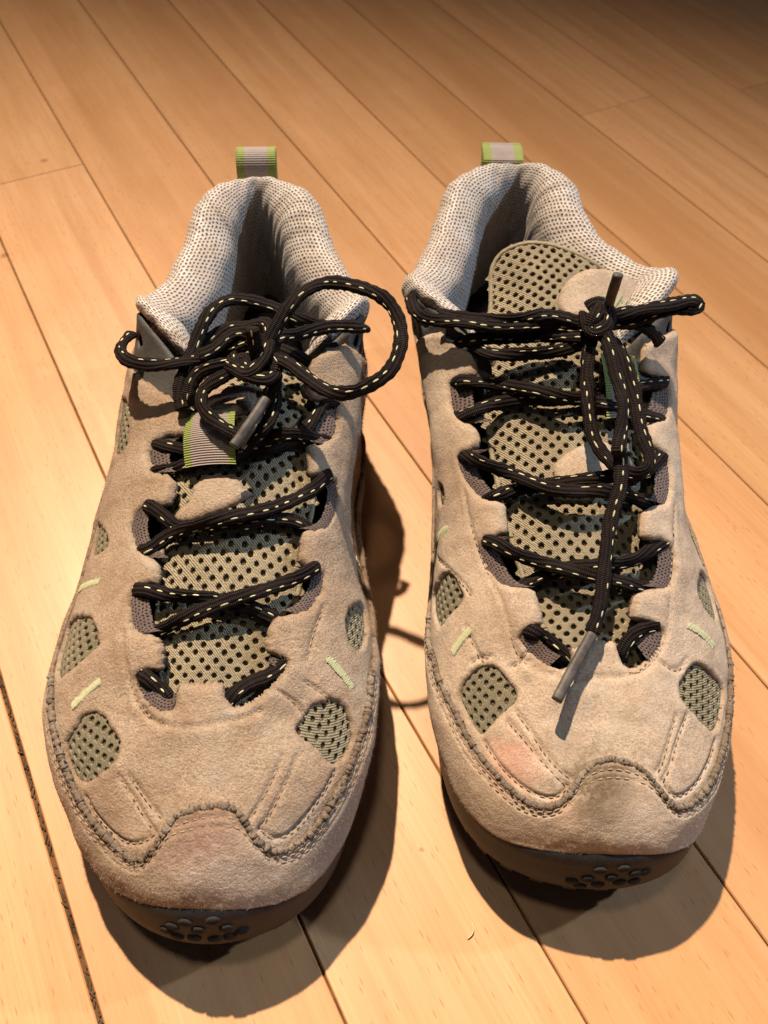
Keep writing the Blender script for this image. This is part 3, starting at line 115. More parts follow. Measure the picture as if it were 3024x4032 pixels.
 "sole":[[[53.0,334.0,26.0],[53.0,337.2,24.6],[53.0,337.2,20.16],[53.0,337.0,14.4],[53.0,336.6,4.0],[53.0,334.0,0.0],[53.0,322.0,0.0]],[[35.83,327.17,26.0],[33.57,329.43,24.6],[33.57,329.43,20.16],[33.71,329.29,14.4],[33.99,329.01,4.0],[35.83,327.17,0.0],[44.31,318.69,0.0]],[[26.84,306.87,25.0],[23.77,307.77,23.6],[23.77,307.77,19.32],[23.96,307.72,13.8],[24.34,307.6,4.0],[26.84,306.87,0.0],[38.35,303.49,0.0]],[[22.0,278.95,25.0],[18.8,278.99,23.6],[18.8,278.99,19.32],[19.0,278.99,13.8],[19.4,278.98,4.0],[22.0,278.95,0.0],[34.0,278.8,0.0]],[[26.26,250.51,25.0],[23.08,250.1,23.6],[23.08,250.1,19.32],[23.28,250.13,13.8],[23.68,250.18,4.0],[26.26,250.51,0.0],[38.16,252.04,0.0]],[[29.34,222.11,24.0],[26.14,222.02,22.6],[26.14,222.02,18.48],[26.34,222.03,13.2],[26.74,222.04,4.0],[29.34,222.11,0.0],[41.33,222.44,0.0]],[[27.93,189.85,24.0],[24.73,189.97,22.6],[24.73,189.97,18.48],[24.93,189.96,13.2],[25.33,189.95,4.0],[27.93,189.85,0.0],[39.92,189.42,0.0]],[[27.09,159.82,24.0],[23.89,159.96,22.6],[23.89,159.96,18.48],[24.09,159.96,13.2],[24.49,159.94,4.0],[27.09,159.82,0.0],[39.07,159.3,0.0]],[[25.34,131.01,25.0],[22.14,131.0,23.6],[22.14,131.0,19.32],[22.34,131.0,13.8],[22.74,131.01,4.0],[25.34,131.01,0.0],[37.34,131.06,0.0]],[[27.12,101.71,28.0],[24.07,100.74,26.6],[24.07,100.74,22.28],[24.26,100.8,16.51],[24.64,100.92,7.64],[27.12,101.71,3.64],[38.56,105.33,3.28]],[[41.59,77.35,34.0],[39.39,73.99,32.6],[38.72,72.96,28.27],[38.25,72.24,22.1],[38.6,72.78,15.59],[41.14,76.66,11.59],[48.16,87.39,10.43]],[[71.0,73.3,38.0],[71.0,68.1,36.6],[71.0,65.1,31.8],[71.0,62.7,24.85],[71.0,63.7,17.0],[71.0,71.3,13.0],[71.0,85.3,11.7]],[[95.72,77.3,34.0],[97.99,73.99,32.6],[98.68,72.97,28.27],[99.17,72.26,22.1],[98.8,72.8,15.59],[96.18,76.63,11.59],[88.96,87.21,10.43]],[[106.32,97.3,28.0],[109.34,96.26,26.6],[109.34,96.26,22.44],[109.15,96.32,16.85],[108.78,96.45,8.99],[106.32,97.3,4.99],[94.97,101.2,4.49]],[[112.55,128.48,26.0],[115.73,128.1,24.6],[115.73,128.1,20.16],[115.53,128.12,14.4],[115.13,128.17,4.0],[112.55,128.48,0.0],[100.64,129.92,0.0]],[[113.58,157.83,25.0],[116.78,157.97,23.6],[116.78,157.97,19.32],[116.58,157.96,13.8],[116.18,157.94,4.0],[113.58,157.83,0.0],[101.59,157.33,0.0]],[[109.96,189.56,25.0],[113.14,189.91,23.6],[113.14,189.91,19.32],[112.95,189.89,13.8],[112.55,189.84,4.0],[109.96,189.56,0.0],[98.04,188.22,0.0]],[[106.54,220.89,25.0],[109.74,220.98,23.6],[109.74,220.98,19.32],[109.54,220.97,13.8],[109.14,220.96,4.0],[106.54,220.89,0.0],[94.55,220.56,0.0]],[[108.31,249.48,25.0],[111.49,249.9,23.6],[111.49,249.9,19.32],[111.29,249.87,13.8],[110.89,249.82,4.0],[108.31,249.48,0.0],[96.41,247.94,0.0]],[[99.27,277.54,25.0],[102.25,278.71,23.6],[102.25,278.71,19.32],[102.07,278.64,13.8],[101.7,278.49,4.0],[99.27,277.54,0.0],[88.1,273.18,0.0]],[[86.49,305.07,25.0],[89.3,306.61,23.6],[89.3,306.61,19.32],[89.12,306.52,13.8],[88.77,306.33,4.0],[86.49,305.07,0.0],[75.97,299.3,0.0]],[[72.43,326.93,26.0],[74.49,329.39,24.6],[74.49,329.39,20.16],[74.36,329.23,14.4],[74.1,328.93,4.0],[72.43,326.93,0.0],[64.72,317.74,0.0]]],
 "stud":[[10.964,0.319],[11.177,0.2984],[10.878,0.4193],[11.081,0.3992],[11.3,0.364],[11.4,0.3671],[10.755,0.4665],[10.981,0.4819],[11.169,0.4573],[11.314,0.4648],[10.836,0.5169]]}}
# ------------------------------------------------------------------ helpers
rng = np.random.default_rng(7); random.seed(7)
def link(o, parent=None):
    COL.objects.link(o)
    if parent is not None: o.parent = parent
    return o
def mesh_obj(name, verts, faces, mat, parent=None, smooth=True, uv=None, mats=None, midx=None, base=(0, 0, 0)):
    me = bpy.data.meshes.new(name)
    v = np.asarray(verts, float)*MM - np.asarray(base, float)*MM
    me.from_pydata(v.tolist(), [], [list(map(int, f)) for f in faces])
    if smooth and len(me.polygons): me.polygons.foreach_set('use_smooth', [True]*len(me.polygons))
    for m in (mats or [mat]): me.materials.append(m)
    if midx is not None: me.polygons.foreach_set('material_index', np.asarray(midx, np.int32))
    if uv is not None:
        l = me.uv_layers.new(name='UVMap'); li = np.zeros(len(me.loops), np.int32); me.loops.foreach_get('vertex_index', li)
        l.data.foreach_set('uv', np.asarray(uv, float)[li].astype(np.float32).ravel())
    me.update()
    return link(bpy.data.objects.new(name, me), parent)
class Acc:
    def __init__(s): s.v = []; s.f = []; s.n = 0; s.m = []; s.uv = []
    def add(s, v, f, m=0, uv=None):
        v = np.asarray(v, float); s.v.append(v); s.f += [tuple(int(i)+s.n for i in q) for q in f]; s.m += [m]*len(f); s.n += len(v)
        s.uv.append(np.zeros((len(v), 2)) if uv is None else np.asarray(uv, float))
    def obj(s, name, mat, parent, base, mats=None, smooth=True, uv=False):
        return mesh_obj(name, np.vstack(s.v), s.f, mat, parent, smooth, np.vstack(s.uv) if uv else None, mats, s.m if mats else None, base)
def chaikin(p, n=2, closed=True):
    p = np.asarray(p, float)
    for _ in range(n):
        q = np.roll(p, -1, 0) if closed else p[1:]
        a = p if closed else p[:-1]
        r = np.empty((2*len(a), 2)); r[0::2] = a*.75+q*.25; r[1::2] = a*.25+q*.75
        if not closed: r = np.vstack([p[:1], r, p[-1:]])
        p = r
    return p
SC = np.array([28.0, 85.0])           # rough mm per station / per t, for triangulating
def resample(p, step, closed=True):
    p = np.asarray(p, float)
    q = np.vstack([p, p[:1]]) if closed else p
    d = np.linalg.norm(np.diff(q*SC, axis=0), axis=1); c = np.concatenate([[0], np.cumsum(d)])
    n = max(int(round(c[-1]/step)), 3)
    s = np.linspace(0, c[-1], n+1)
    r = np.stack([np.interp(s, c, q[:, k]) for k in range(2)], 1)
    return r[:-1] if closed else r
def inside(pt, poly):
    x, y = pt[:, 0], pt[:, 1]; r = np.zeros(len(pt), bool)
    a = poly; b = np.roll(poly, -1, 0)
    for (x0, y0), (x1, y1) in zip(a, b):
        if y0 == y1: continue
        c = ((y0 > y) != (y1 > y)) & (x < (x1-x0)*(y-y0)/(y1-y0)+x0)
        r ^= c
    return r
def segdist(pt, mu, mt, segs):
    """nearest distance (mm, local metric) of uv points to uv segments"""
    best = np.full(len(pt), 1e9)
    A = segs[:, 0]; B = segs[:, 1]
    for k in range(len(segs)):
        lo = min(A[k, 0], B[k, 0])-.35; hi = max(A[k, 0], B[k, 0])+.35
        m = np.where((pt[:, 0] > lo) & (pt[:, 0] < hi))[0]
        if not len(m): continue
        ax = (pt[m, 0]-A[k, 0])*mu[m]; ay = (pt[m, 1]-A[k, 1])*mt[m]
        dx = (B[k, 0]-A[k, 0])*mu[m]; dy = (B[k, 1]-A[k, 1])*mt[m]
        q = np.clip((ax*dx+ay*dy)/np.maximum(dx*dx+dy*dy, 1e-9), 0, 1)
        d = np.hypot(ax-q*dx, ay-q*dy)
        best[m] = np.minimum(best[m], d)
    return best
def segs_of(p, closed):
    q = np.roll(p, -1, 0) if closed else p[1:]
    a = p if closed else p[:-1]
    return np.stack([a, q], 1)
def wob(p, amp):
    """ragged hand-cut edge"""
    p = np.array(p); n = len(p)
    for f, a in ((3, .6), (9, .5), (29, .4)):
        p += a*amp/SC*np.stack([np.sin(np.arange(n)*f*.37+rng.random()*9), np.cos(np.arange(n)*f*.31+rng.random()*9)], 1)
    return p + rng.normal(0, amp*.35, p.shape)/SC
def panel(name, surf, outer, holes, h, thick, mat, parent, base, du=.045, dt=.0135, grooves=(), round_mm=1.1, ragged=0., edge=None, lump=.12, seed=1, puff=0., worn=.6):
    """a piece of sheet material lying on a surface, with real thickness, rounded edges and sewn grooves"""
    outer = wob(resample(outer, 1.1), ragged); holes = [wob(resample(q, .9), ragged) for q in holes]
    umin, tmin = outer.min(0); umax, tmax = outer.max(0)
    gu = np.arange(umin+du/2, umax, du); gt = np.arange(tmin+dt/2, tmax, dt)
    g = np.stack(np.meshgrid(gu, gt, indexing='ij'), -1)
    g[::2, :, 1] += dt/2; g = g.reshape(-1, 2)
    ins = inside(g, outer)
    for q in holes: ins &= ~inside(g, q)
    g = g[ins]
    loops = [outer]+holes
    bs = np.vstack([segs_of(l, True) for l in loops])
    mu, mt = surf.metric(g[:, 0], g[:, 1])
    d = segdist(g, mu, mt, bs); k = d > .45; g = g[k]
    pts = []; edges = []; n = 0
    for l in loops:
        m = len(l); edges += [(n+i, n+(i+1) % m) for i in range(m)]; pts.append(l); n += m
    nb = n; pts.append(g); pts = np.vstack(pts)
    r = delaunay_2d_cdt([Vector(q) for q in (pts*SC)], edges, [], 0, 1e-6)
    V2 = np.array([(q.x, q.y) for q in r[0]])/SC; F = np.array([f for f in r[2] if len(f) == 3])
    c = V2[F].mean(1); ok = inside(c, outer)
    for q in holes: ok &= ~inside(c, q)
    F = F[ok]
    mu, mt = surf.metric(V2[:, 0], V2[:, 1])
    db = segdist(V2, mu, mt, bs)
    hh = np.full(len(V2), float(h)); x = np.clip(1-db/round_mm, 0, 1)
    hh -= .75*min(thick, 1.6)*(1-np.sqrt(np.maximum(1-x*x, 0)))
    for gr, depth, wid in grooves:
        dg = segdist(V2, mu, mt, segs_of(np.asarray(gr, float), False)); hh -= depth*np.exp(-(dg/wid)**2)
    P3 = surf.pos(V2[:, 0], V2[:, 1]); N3 = surf.nrm(V2[:, 0], V2[:, 1])
    rr = np.random.default_rng(seed); w3 = np.zeros(len(V2))            # soft dents and flex creases
    for wl, am, cnt in ((26, .9, 5), (11, .5, 9), (5, .16, 14), (2.6, .10, 16)):
        for _ in range(cnt):
            kv = rr.normal(0, 1, 3); kv *= 2*np.pi/(wl*(.7+.6*rr.random())*np.linalg.norm(kv)); w3 += am/math.sqrt(cnt)*np.sin(P3@kv+rr.random()*6.3)
    hh += lump*w3*np.clip(.25+db/2.5, 0, 1)
    if puff: hh += puff*np.clip((V2[:, 1]-.80)/.07, 0, 1)*np.clip(.3+db/3.0, 0, 1)
    top = P3+N3*hh[:, None]
    # orient
    a, b, cc = top[F[:, 0]], top[F[:, 1]], top[F[:, 2]]
    fl = np.einsum('ij,ij->i', np.cross(b-a, cc-a), N3[F[:, 0]]) < 0
    F[fl] = F[fl][:, ::-1]
    # boundary skirts
    e = {}
    for f in F:
        for i in range(3):
            a_, b_ = int(f[i]), int(f[(i+1) % 3]); e[(a_, b_)] = 1
    bd = [(a_, b_) for (a_, b_) in e if (b_, a_) not in e]
    vs = sorted({i for q in bd for i in q}); mp = {v: len(V2)+i for i, v in enumerate(vs)}
    low = P3[vs]+N3[vs]*(h-thick)
    faces = [tuple(f) for f in F]+[(b_, a_, mp[a_], mp[b_]) for a_, b_ in bd]
    uv = np.vstack([V2, V2[vs]])*SC
    mi = np.concatenate([(db[F] < .5).all(1).astype(int) if len(F) else [], np.ones(len(bd), int)]) if edge else None
    o = mesh_obj(name, np.vstack([top, low]), faces, mat, parent, True, uv, [mat, edge] if edge else None, mi, base)
    at = o.data.attributes.new('edge', 'FLOAT', 'POINT'); at.data.foreach_set('value', np.concatenate([worn*np.clip(1.35-db/1.35, 0, 1), np.ones(len(vs))]).astype(np.float32))
    return o, (V2, F, top, N3)
def grid_faces(nu, nt, flip=False, wrap=False):
    f = []
    for i in range(nu if wrap else nu-1):
        for j in range(nt-1):
            q = (i*nt+j, i*nt+j+1, ((i+1) % nu)*nt+j+1, ((i+1) % nu)*nt+j)
            f.append(q if not flip else q[::-1])
    return f
def net(name, surf, poly, h, p, q, mat, parent, base, hole=(.8, .95), rot=0., swap=False, grow=1.2, fan=False):
    """perforated knit: every opening is a real hole with a rounded rim; cells tile the polygon"""
    poly = np.asarray(poly, float); c0 = poly.mean(0)
    mu, mt = [float(x[0]) for x in surf.metric(c0[:1], c0[1:2])]
    if fan: c0[1] = .5
    L2 = (poly-c0)*np.array([mu, mt])
    if fan: L2[:, 1] = (poly[:, 1]-.5)*surf.metric(poly[:, 0], np.full(len(poly), .5))[1]
    if swap: L2 = L2[:, ::-1]
    R = np.array([[math.cos(rot), -math.sin(rot)], [math.sin(rot), math.cos(rot)]]); L2 = L2@R.T
    lo = L2.min(0)-p; hi = L2.max(0)+p
    cc = (p*p/4+q*q)/(2*q); dd = (q*q-p*p/4)/(2*q)
    hexa = np.array([(0, cc), (p/2, dd), (p/2, -dd), (0, -cc), (-p/2, -dd), (-p/2, dd)])
    out = []
    for i in range(6): out += [hexa[i], (hexa[i]+hexa[(i+1) % 6])/2]
    out = np.array(out); ang = np.arctan2(out[:, 1], out[:, 0])
    ring = lambda k: np.stack([np.cos(ang)*hole[0]*k, np.sin(ang)*hole[1]*k], 1)
    cell = np.vstack([out, ring(1.32), ring(1.0), ring(.92)]); ch = np.concatenate([np.full(12, 0.), np.full(12, .10), np.full(12, -.12), np.full(12, -.9)])
    cf = []
    for r_ in range(3):
        for i in range(12): cf.append((r_*12+i, (r_+1)*12+i, (r_+1)*12+(i+1) % 12, r_*12+(i+1) % 12))
    cen = []
    for j in range(int(lo[1]/q)-1, int(hi[1]/q)+2):
        for i in range(int(lo[0]/p)-2, int(hi[0]/p)+2): cen.append((i*p+(j % 2)*p/2, j*q))
    cen = np.array(cen, float)
    sg = segs_of(L2, True); one = np.ones(len(cen))
    ins = inside(cen, L2)
    dist = np.full(len(cen), 1e9)
    for a, b in sg:
        ab = b-a; k = np.clip(((cen-a)@ab)/max(ab@ab, 1e-9), 0, 1); dist = np.minimum(dist, np.linalg.norm(cen-a-k[:, None]*ab, axis=1))
    cen = cen[ins | (dist < grow)]
    n = len(cen)
    jit = rng.normal(0, .09, (n, 1, 2))
    allp = (cen[:, None]+cell[None]*np.ones((n, 1, 1)))
    allp[:, 12:] = cen[:, None]+(allp[:, 12:]-cen[:, None])*(1+rng.normal(0, .07, (n, 1, 2)))+jit
    flat = allp.reshape(-1, 2)@R
    if swap: flat = flat[:, ::-1]
    uv = flat/np.array([mu, mt])+c0
    if fan: uv[:, 1] = .5+flat[:, 1]/surf.metric(uv[:, 0], np.full(len(uv), .5))[1]
    hv = h+np.tile(ch, n)
    uv[:, 1] = np.clip(uv[:, 1], -.04, 1.04)
    v = surf.off(uv[:, 0], uv[:, 1], hv)
    faces = [tuple(i+48*k for i in f) for k in range(n) for f in cf]
    N = surf.nrm(uv[:1, 0], uv[:1, 1])[0]; a, b, c = v[faces[0][0]], v[faces[0][1]], v[faces[0][2]]
    if np.cross(b-a, c-a)@N < 0: faces = [f[::-1] for f in faces]
    return mesh_obj(name, v, faces, mat, parent, True, uv*np.array([mu, mt]), None, None, base)
def spl(pts, step):
    """dense smooth polyline through 3-D points (chord-length cubic)"""
    p = np.asarray(pts, float); n = len(p)
    if n == 2: fine = p[0]+(p[1]-p[0])*np.linspace(0, 1, 40)[:, None]
    else:
        W = cs_rows(n, np.linspace(0, n-1, 40*n), False); fine = W@p
    c = np.concatenate([[0], np.cumsum(np.linalg.norm(np.diff(fine, axis=0), axis=1))])
    m = max(int(c[-1]/step), 4); s = np.linspace(0, c[-1], m+1)
    return np.stack([np.interp(s, c, fine[:, k]) for k in range(3)], 1), s
def frames(path, ref):
    t = np.gradient(path, axis=0); t /= np.linalg.norm(t, axis=1)[:, None]
    n = ref-t*(t@ref)[:, None] if ref.ndim == 1 else ref-t*np.einsum('ij,ij->i', ref, t)[:, None]
    l = np.linalg.norm(n, axis=1); n /= np.maximum(l, 1e-6)[:, None]
    for i in range(1, len(n)):
        if l[i] < .25: 
            q = n[i-1]-t[i]*(t[i]@n[i-1]); n[i] = q/np.linalg.norm(q)
    b = np.cross(t, n)
    return t, n, b
def tube(acc, path, s, rx, ry, ref, sides=12, m=0, taper=None, twist=0.):
    t, n, b = frames(path, ref); a = np.linspace(0, 2*np.pi, sides, endpoint=False)
    k = np.ones(len(path)) if taper is None else taper
    # slightly boxy flattened braid
    ca, sa = np.cos(a), np.sin(a); e = .82
    X = np.sign(ca)*np.abs(ca)**e*rx; Y = np.sign(sa)*np.abs(sa)**e*ry
    w = 1+.05*np.sin(s*1.9)+.05*np.sin(s*.7+1)
    if twist:
        tw = twist*(np.sin(s*.11+path[0, 0])+.6*np.sin(s*.27+path[0, 1])); n, b = n*np.cos(tw)[:, None]+b*np.sin(tw)[:, None], b*np.cos(tw)[:, None]-n*np.sin(tw)[:, None]
    v = path[:, None]+(k*w)[:, None, None]*(b[:, None]*X[None, :, None]+n[:, None]*Y[None, :, None])
    N = len(path); v = v.reshape(-1, 3)
    f = [(i*sides+j, i*sides+(j+1) % sides, (i+1)*sides+(j+1) % sides, (i+1)*sides+j) for i in range(N-1) for j in range(sides)]
    uv = np.stack([np.repeat(s, sides), np.tile(a/(2*np.pi)*11, N)], 1)
    c0 = len(v); v = np.vstack([v, path[:1], path[-1:]]); uv = np.vstack([uv, uv[:1], uv[-1:]])
    f += [(c0, (j+1) % sides, j) for j in range(sides)]+[(c0+1, (N-1)*sides+j, (N-1)*sides+(j+1) % sides) for j in range(sides)]
    acc.add(v, f, m, uv)
    return t, n, b
_cap = None
def capsule(acc, c, t, n, L, w, hgt, m=0, ns=6):
    """small thread stitch: elongated rounded body, length L, width w, height hgt"""
    global _cap
    if _cap is None:
        xs = [-1, -.86, -.5, 0, .5, .86, 1]; rs = [0, .5, .87, 1, .87, .5, 0]; v = [(-1, 0, 0)]
        for x, r_ in zip(xs[1:-1], rs[1:-1]):
            for k in range(ns): v.append((x, r_*math.cos(k*2*math.pi/ns), r_*math.sin(k*2*math.pi/ns)))
        v.append((1, 0, 0)); f = [(0, 1+(k+1) % ns, 1+k) for k in range(ns)]
        for i in range(4):
            for k in range(ns): f.append((1+i*ns+k, 1+i*ns+(k+1) % ns, 1+(i+1)*ns+(k+1) % ns, 1+(i+1)*ns+k))
        f += [(31, 1+4*ns+k, 1+4*ns+(k+1) % ns) for k in range(ns)]
        _cap = (np.array(v), f)
    b = np.cross(n, t); v0, f = _cap
    v = c+v0[:, :1]*t*L/2+v0[:, 1:2]*b*w/2+v0[:, 2:3]*n*hgt/2
    acc.add(v, f, m)
def unit(x): return x/max(np.linalg.norm(x), 1e-9)
def stitch_line(acc, surf, line, h, pitch=2.5, L=1.75, w=.5, m=0, jit=.0):
    fine = resample(chaikin(np.asarray(line, float), 2, False), .35, False)
    p = surf.off(fine[:, 0], fine[:, 1], h); n = surf.nrm(fine[:, 0], fine[:, 1])
    c = np.concatenate([[0], np.cumsum(np.linalg.norm(np.diff(p, axis=0), axis=1))])
    for s in np.arange(pitch*.5, c[-1], pitch):
        if rng.random() < jit: continue
        k = min(np.searchsorted(c, s), len(p)-2); k = max(k, 1)
        capsule(acc, p[k], unit(p[k+1]-p[k-1]), n[k], L*(.85+.3*rng.random()), w, .42, m)

# ------------------------------------------------------------------ materials
def mat(name):
    m = bpy.data.materials.new(name); m.use_nodes = True; nt = m.node_tree
    return m, nt, nt.nodes['Principled BSDF']
def nd(nt, typ, **kw):
    n = nt.nodes.new(typ)
    for k, v in kw.items():
        if k in n.inputs: n.inputs[k].default_value = v
        else: setattr(n, k, v)
    return n
def ramp(nt, fac, stops):
    r = nt.nodes.new('ShaderNodeValToRGB'); e = r.color_ramp.elements
    while len(e) < len(stops): e.new(.5)
    for q, (p, c) in zip(e, stops): q.position = p; q.color = (c, c, c, 1) if isinstance(c, (int, float)) else (*c, 1)
    nt.links.new(fac, r.inputs[0]); return r.outputs[0]
def mix(nt, fac, a, b, mode='MIX'):
    m = nt.nodes.new('ShaderNodeMix'); m.data_type = 'RGBA'; m.blend_type = mode
    for s, v in ((m.inputs[0], fac), (m.inputs[6], a), (m.inputs[7], b)):
        if isinstance(v, bpy.types.NodeSocket): nt.links.new(v, s)
        elif isinstance(v, (int, float)): s.default_value = v
        else: s.default_value = (*v, 1)
    return m.outputs[2]
def noise(nt, vec, scale, detail=3, rough=.55, dist=0.):
    n = nd(nt, 'ShaderNodeTexNoise', Scale=scale, Detail=detail, Roughness=rough, Distortion=dist); nt.links.new(vec, n.inputs['Vector']); return n.outputs[0]
def bump(nt, height, strength, distance, prev=None):
    b = nd(nt, 'ShaderNodeBump', Strength=strength, Distance=distance); nt.links.new(height, b.inputs['Height'])
    if prev is not None: nt.links.new(prev, b.inputs['Normal'])
    return b.outputs[0]
def obj_co(nt): return nt.nodes.new('ShaderNodeTexCoord').outputs['Object']
def uv_co(nt): return nt.nodes.new('ShaderNodeTexCoord').outputs['UV']
def math_n(nt, op, a, b=None, c=None):
    n = nt.nodes.new('ShaderNodeMath'); n.operation = op
    for i, v in enumerate((a, b, c)):
        if v is None: continue
        if isinstance(v, bpy.types.NodeSocket): nt.links.new(v, n.inputs[i])
        else: n.inputs[i].default_value = v
    return n.outputs[0]
def blot(nt, co, center, radius, soft=.6):
    """a worn-in stain: soft ball in object space, broken up with noise"""
    v = nd(nt, 'ShaderNodeVectorMath', operation='DISTANCE'); nt.links.new(co, v.inputs[0]); v.inputs[1].default_value = center
    d = math_n(nt, 'DIVIDE', v.outputs['Value'], radius)
    d = math_n(nt, 'ADD', d, math_n(nt, 'MULTIPLY', math_n(nt, 'SUBTRACT', noise(nt, co, 260, 6, .8), .5), 2.4))
    return ramp(nt, d, [(.25, 1.0), (1.25, 0.0)])
def suede(name, c1, c2, nap, stains=(), rough=.95):
    m, nt, p = mat(name); co = obj_co(nt)
    big = noise(nt, co, 38, 4, .6); mid = noise(nt, co, 240, 4, .65); fine = noise(nt, co, 1500, 3, .6)
    col = mix(nt, ramp(nt, big, [(.3, 0.), (.7, 1.)]), c1, c2)
    col = mix(nt, ramp(nt, mid, [(.35, .0), (.72, .7)]), col, tuple(x*.66 for x in c1))
    col = mix(nt, ramp(nt, noise(nt, co, 430, 5, .8), [(.58, 0.), (.70, .55*nap)]), col, tuple(x*.42 for x in c1))
    col = mix(nt, ramp(nt, fine, [(.34, .75), (.56, 0.)]), col, tuple(x*.48 for x in c1))
    col = mix(nt, ramp(nt, noise(nt, co, 1100, 3, .7), [(.56, 0.), (.74, .5)]), col, tuple(min(x*1.35, .8) for x in c1))
    col = mix(nt, ramp(nt, noise(nt, co, 75, 6, .75, .8), [(.48, 0.), (.70, .5+.35*nap/1.4)]), col, (c1[0]*.6, c1[1]*.53, c1[2]*.46))
    bl = noise(nt, co, 30, 5, .65, .4)                       # rubbed, bleached patches
    col = mix(nt, ramp(nt, bl, [(.48, 0.), (.72, .65)]), col, tuple(x*.35+y for x, y in zip(c2, (.30, .275, .235))))
    ed = nt.nodes.new('ShaderNodeAttribute'); ed.attribute_name = 'edge'
    ef = math_n(nt, 'MULTIPLY', ed.outputs['Fac'], ramp(nt, noise(nt, co, 420, 4, .7), [(.30, .35), (.62, 1.0)]))
    col = mix(nt, math_n(nt, 'MULTIPLY', ef, .9), col, (c1[0]*.36, c1[1]*.31, c1[2]*.27))
    for cen, rad, c, k in stains:
        f = blot(nt, co, cen, rad); col = mix(nt, math_n(nt, 'MULTIPLY', f, k), col, c)
    nt.links.new(col, p.inputs['Base Color']); p.inputs['Roughness'].default_value = rough
    p.inputs['Specular IOR Level'].default_value = .12
    p.inputs['Sheen Weight'].default_value = .05; p.inputs['Sheen Roughness'].default_value = .45; p.inputs['Sheen Tint'].default_value = (1, .9, .8, 1)
    n = bump(nt, fine, .5*nap, .0005); n = bump(nt, noise(nt, co, 800, 5, .75), .5*nap, .0007, n); n = bump(nt, mid, .14, .0010, n)
    nt.links.new(n, p.inputs['Normal']); return m
def cloth(name, c, rough=.8, bscale=1400, bstr=.4, spec=.25, var=.25):
    m, nt, p = mat(name); co = obj_co(nt); f = noise(nt, co, bscale, 3)
    col = mix(nt, ramp(nt, noise(nt, co, 90, 3), [(.3, 0.), (.7, 1.)]), c, tuple(x*(1-var) for x in c))
    nt.links.new(col, p.inputs['Base Color']); p.inputs['Roughness'].default_value = rough; p.inputs['Specular IOR Level'].default_value = spec
    nt.links.new(bump(nt, f, bstr, .0004), p.inputs['Normal']); return m
def weave(name, c, cd, pu, pv, rough=.55, spec=.4, dirt=(.3, .2, .12)):
    """knitted lining with small pits, laid out on the cloth's own mm coordinates"""
    m, nt, p = mat(name); uv = uv_co(nt); co = obj_co(nt)
    mp = nd(nt, 'ShaderNodeMapping'); dn = nd(nt, 'ShaderNodeTexNoise', Scale=.32, Detail=2.0); nt.links.new(uv, dn.inputs['Vector'])
    dv = nd(nt, 'ShaderNodeVectorMath', operation='SCALE'); nt.links.new(dn.outputs['Color'], dv.inputs[0]); dv.inputs['Scale'].default_value = 1.5
    da = nd(nt, 'ShaderNodeVectorMath', operation='ADD'); nt.links.new(uv, da.inputs[0]); nt.links.new(dv.outputs[0], da.inputs[1])
    nt.links.new(da.outputs[0], mp.inputs[0]); mp.inputs['Scale'].default_value = (1/pu, 1/pv, 1)
    sx = nd(nt, 'ShaderNodeSeparateXYZ'); nt.links.new(mp.outputs[0], sx.inputs[0]); x, y = sx.outputs[0], sx.outputs[1]
    row = math_n(nt, 'MULTIPLY', math_n(nt, 'MODULO', math_n(nt, 'FLOOR', y), 2.0), .5)
    fx = math_n(nt, 'SUBTRACT', math_n(nt, 'FRACT', math_n(nt, 'ADD', x, row)), .5); fy = math_n(nt, 'SUBTRACT', math_n(nt, 'FRACT', y), .5)
    r = math_n(nt, 'SQRT', math_n(nt, 'ADD', math_n(nt, 'MULTIPLY', fx, fx), math_n(nt, 'MULTIPLY', math_n(nt, 'MULTIPLY', fy, fy), 1.4)))
    pit = ramp(nt, math_n(nt, 'ADD', r, math_n(nt, 'MULTIPLY', math_n(nt, 'SUBTRACT', noise(nt, co, 420, 3, .7), .5), .30)), [(.10, 0.), (.40, 1.)])
    col = mix(nt, pit, cd, c)
    col = mix(nt, ramp(nt, noise(nt, co, 55, 4, .7), [(.42, 0.), (.75, .6)]), col, dirt)
    nt.links.new(col, p.inputs['Base Color']); p.inputs['Roughness'].default_value = rough; p.inputs['Specular IOR Level'].default_value = spec
    n = bump(nt, pit, 1.0, .0009); n = bump(nt, noise(nt, co, 2200, 2), .25, .0003, n)
    nt.links.new(n, p.inputs['Normal']); p.inputs['Sheen Weight'].default_value = .15
    return m
M = {}
KNOTS = [((.0179, .0775, 0), .0013), ((-.2215, .3898, 0), .003), ((-.2261, .4878, 0), .003)]
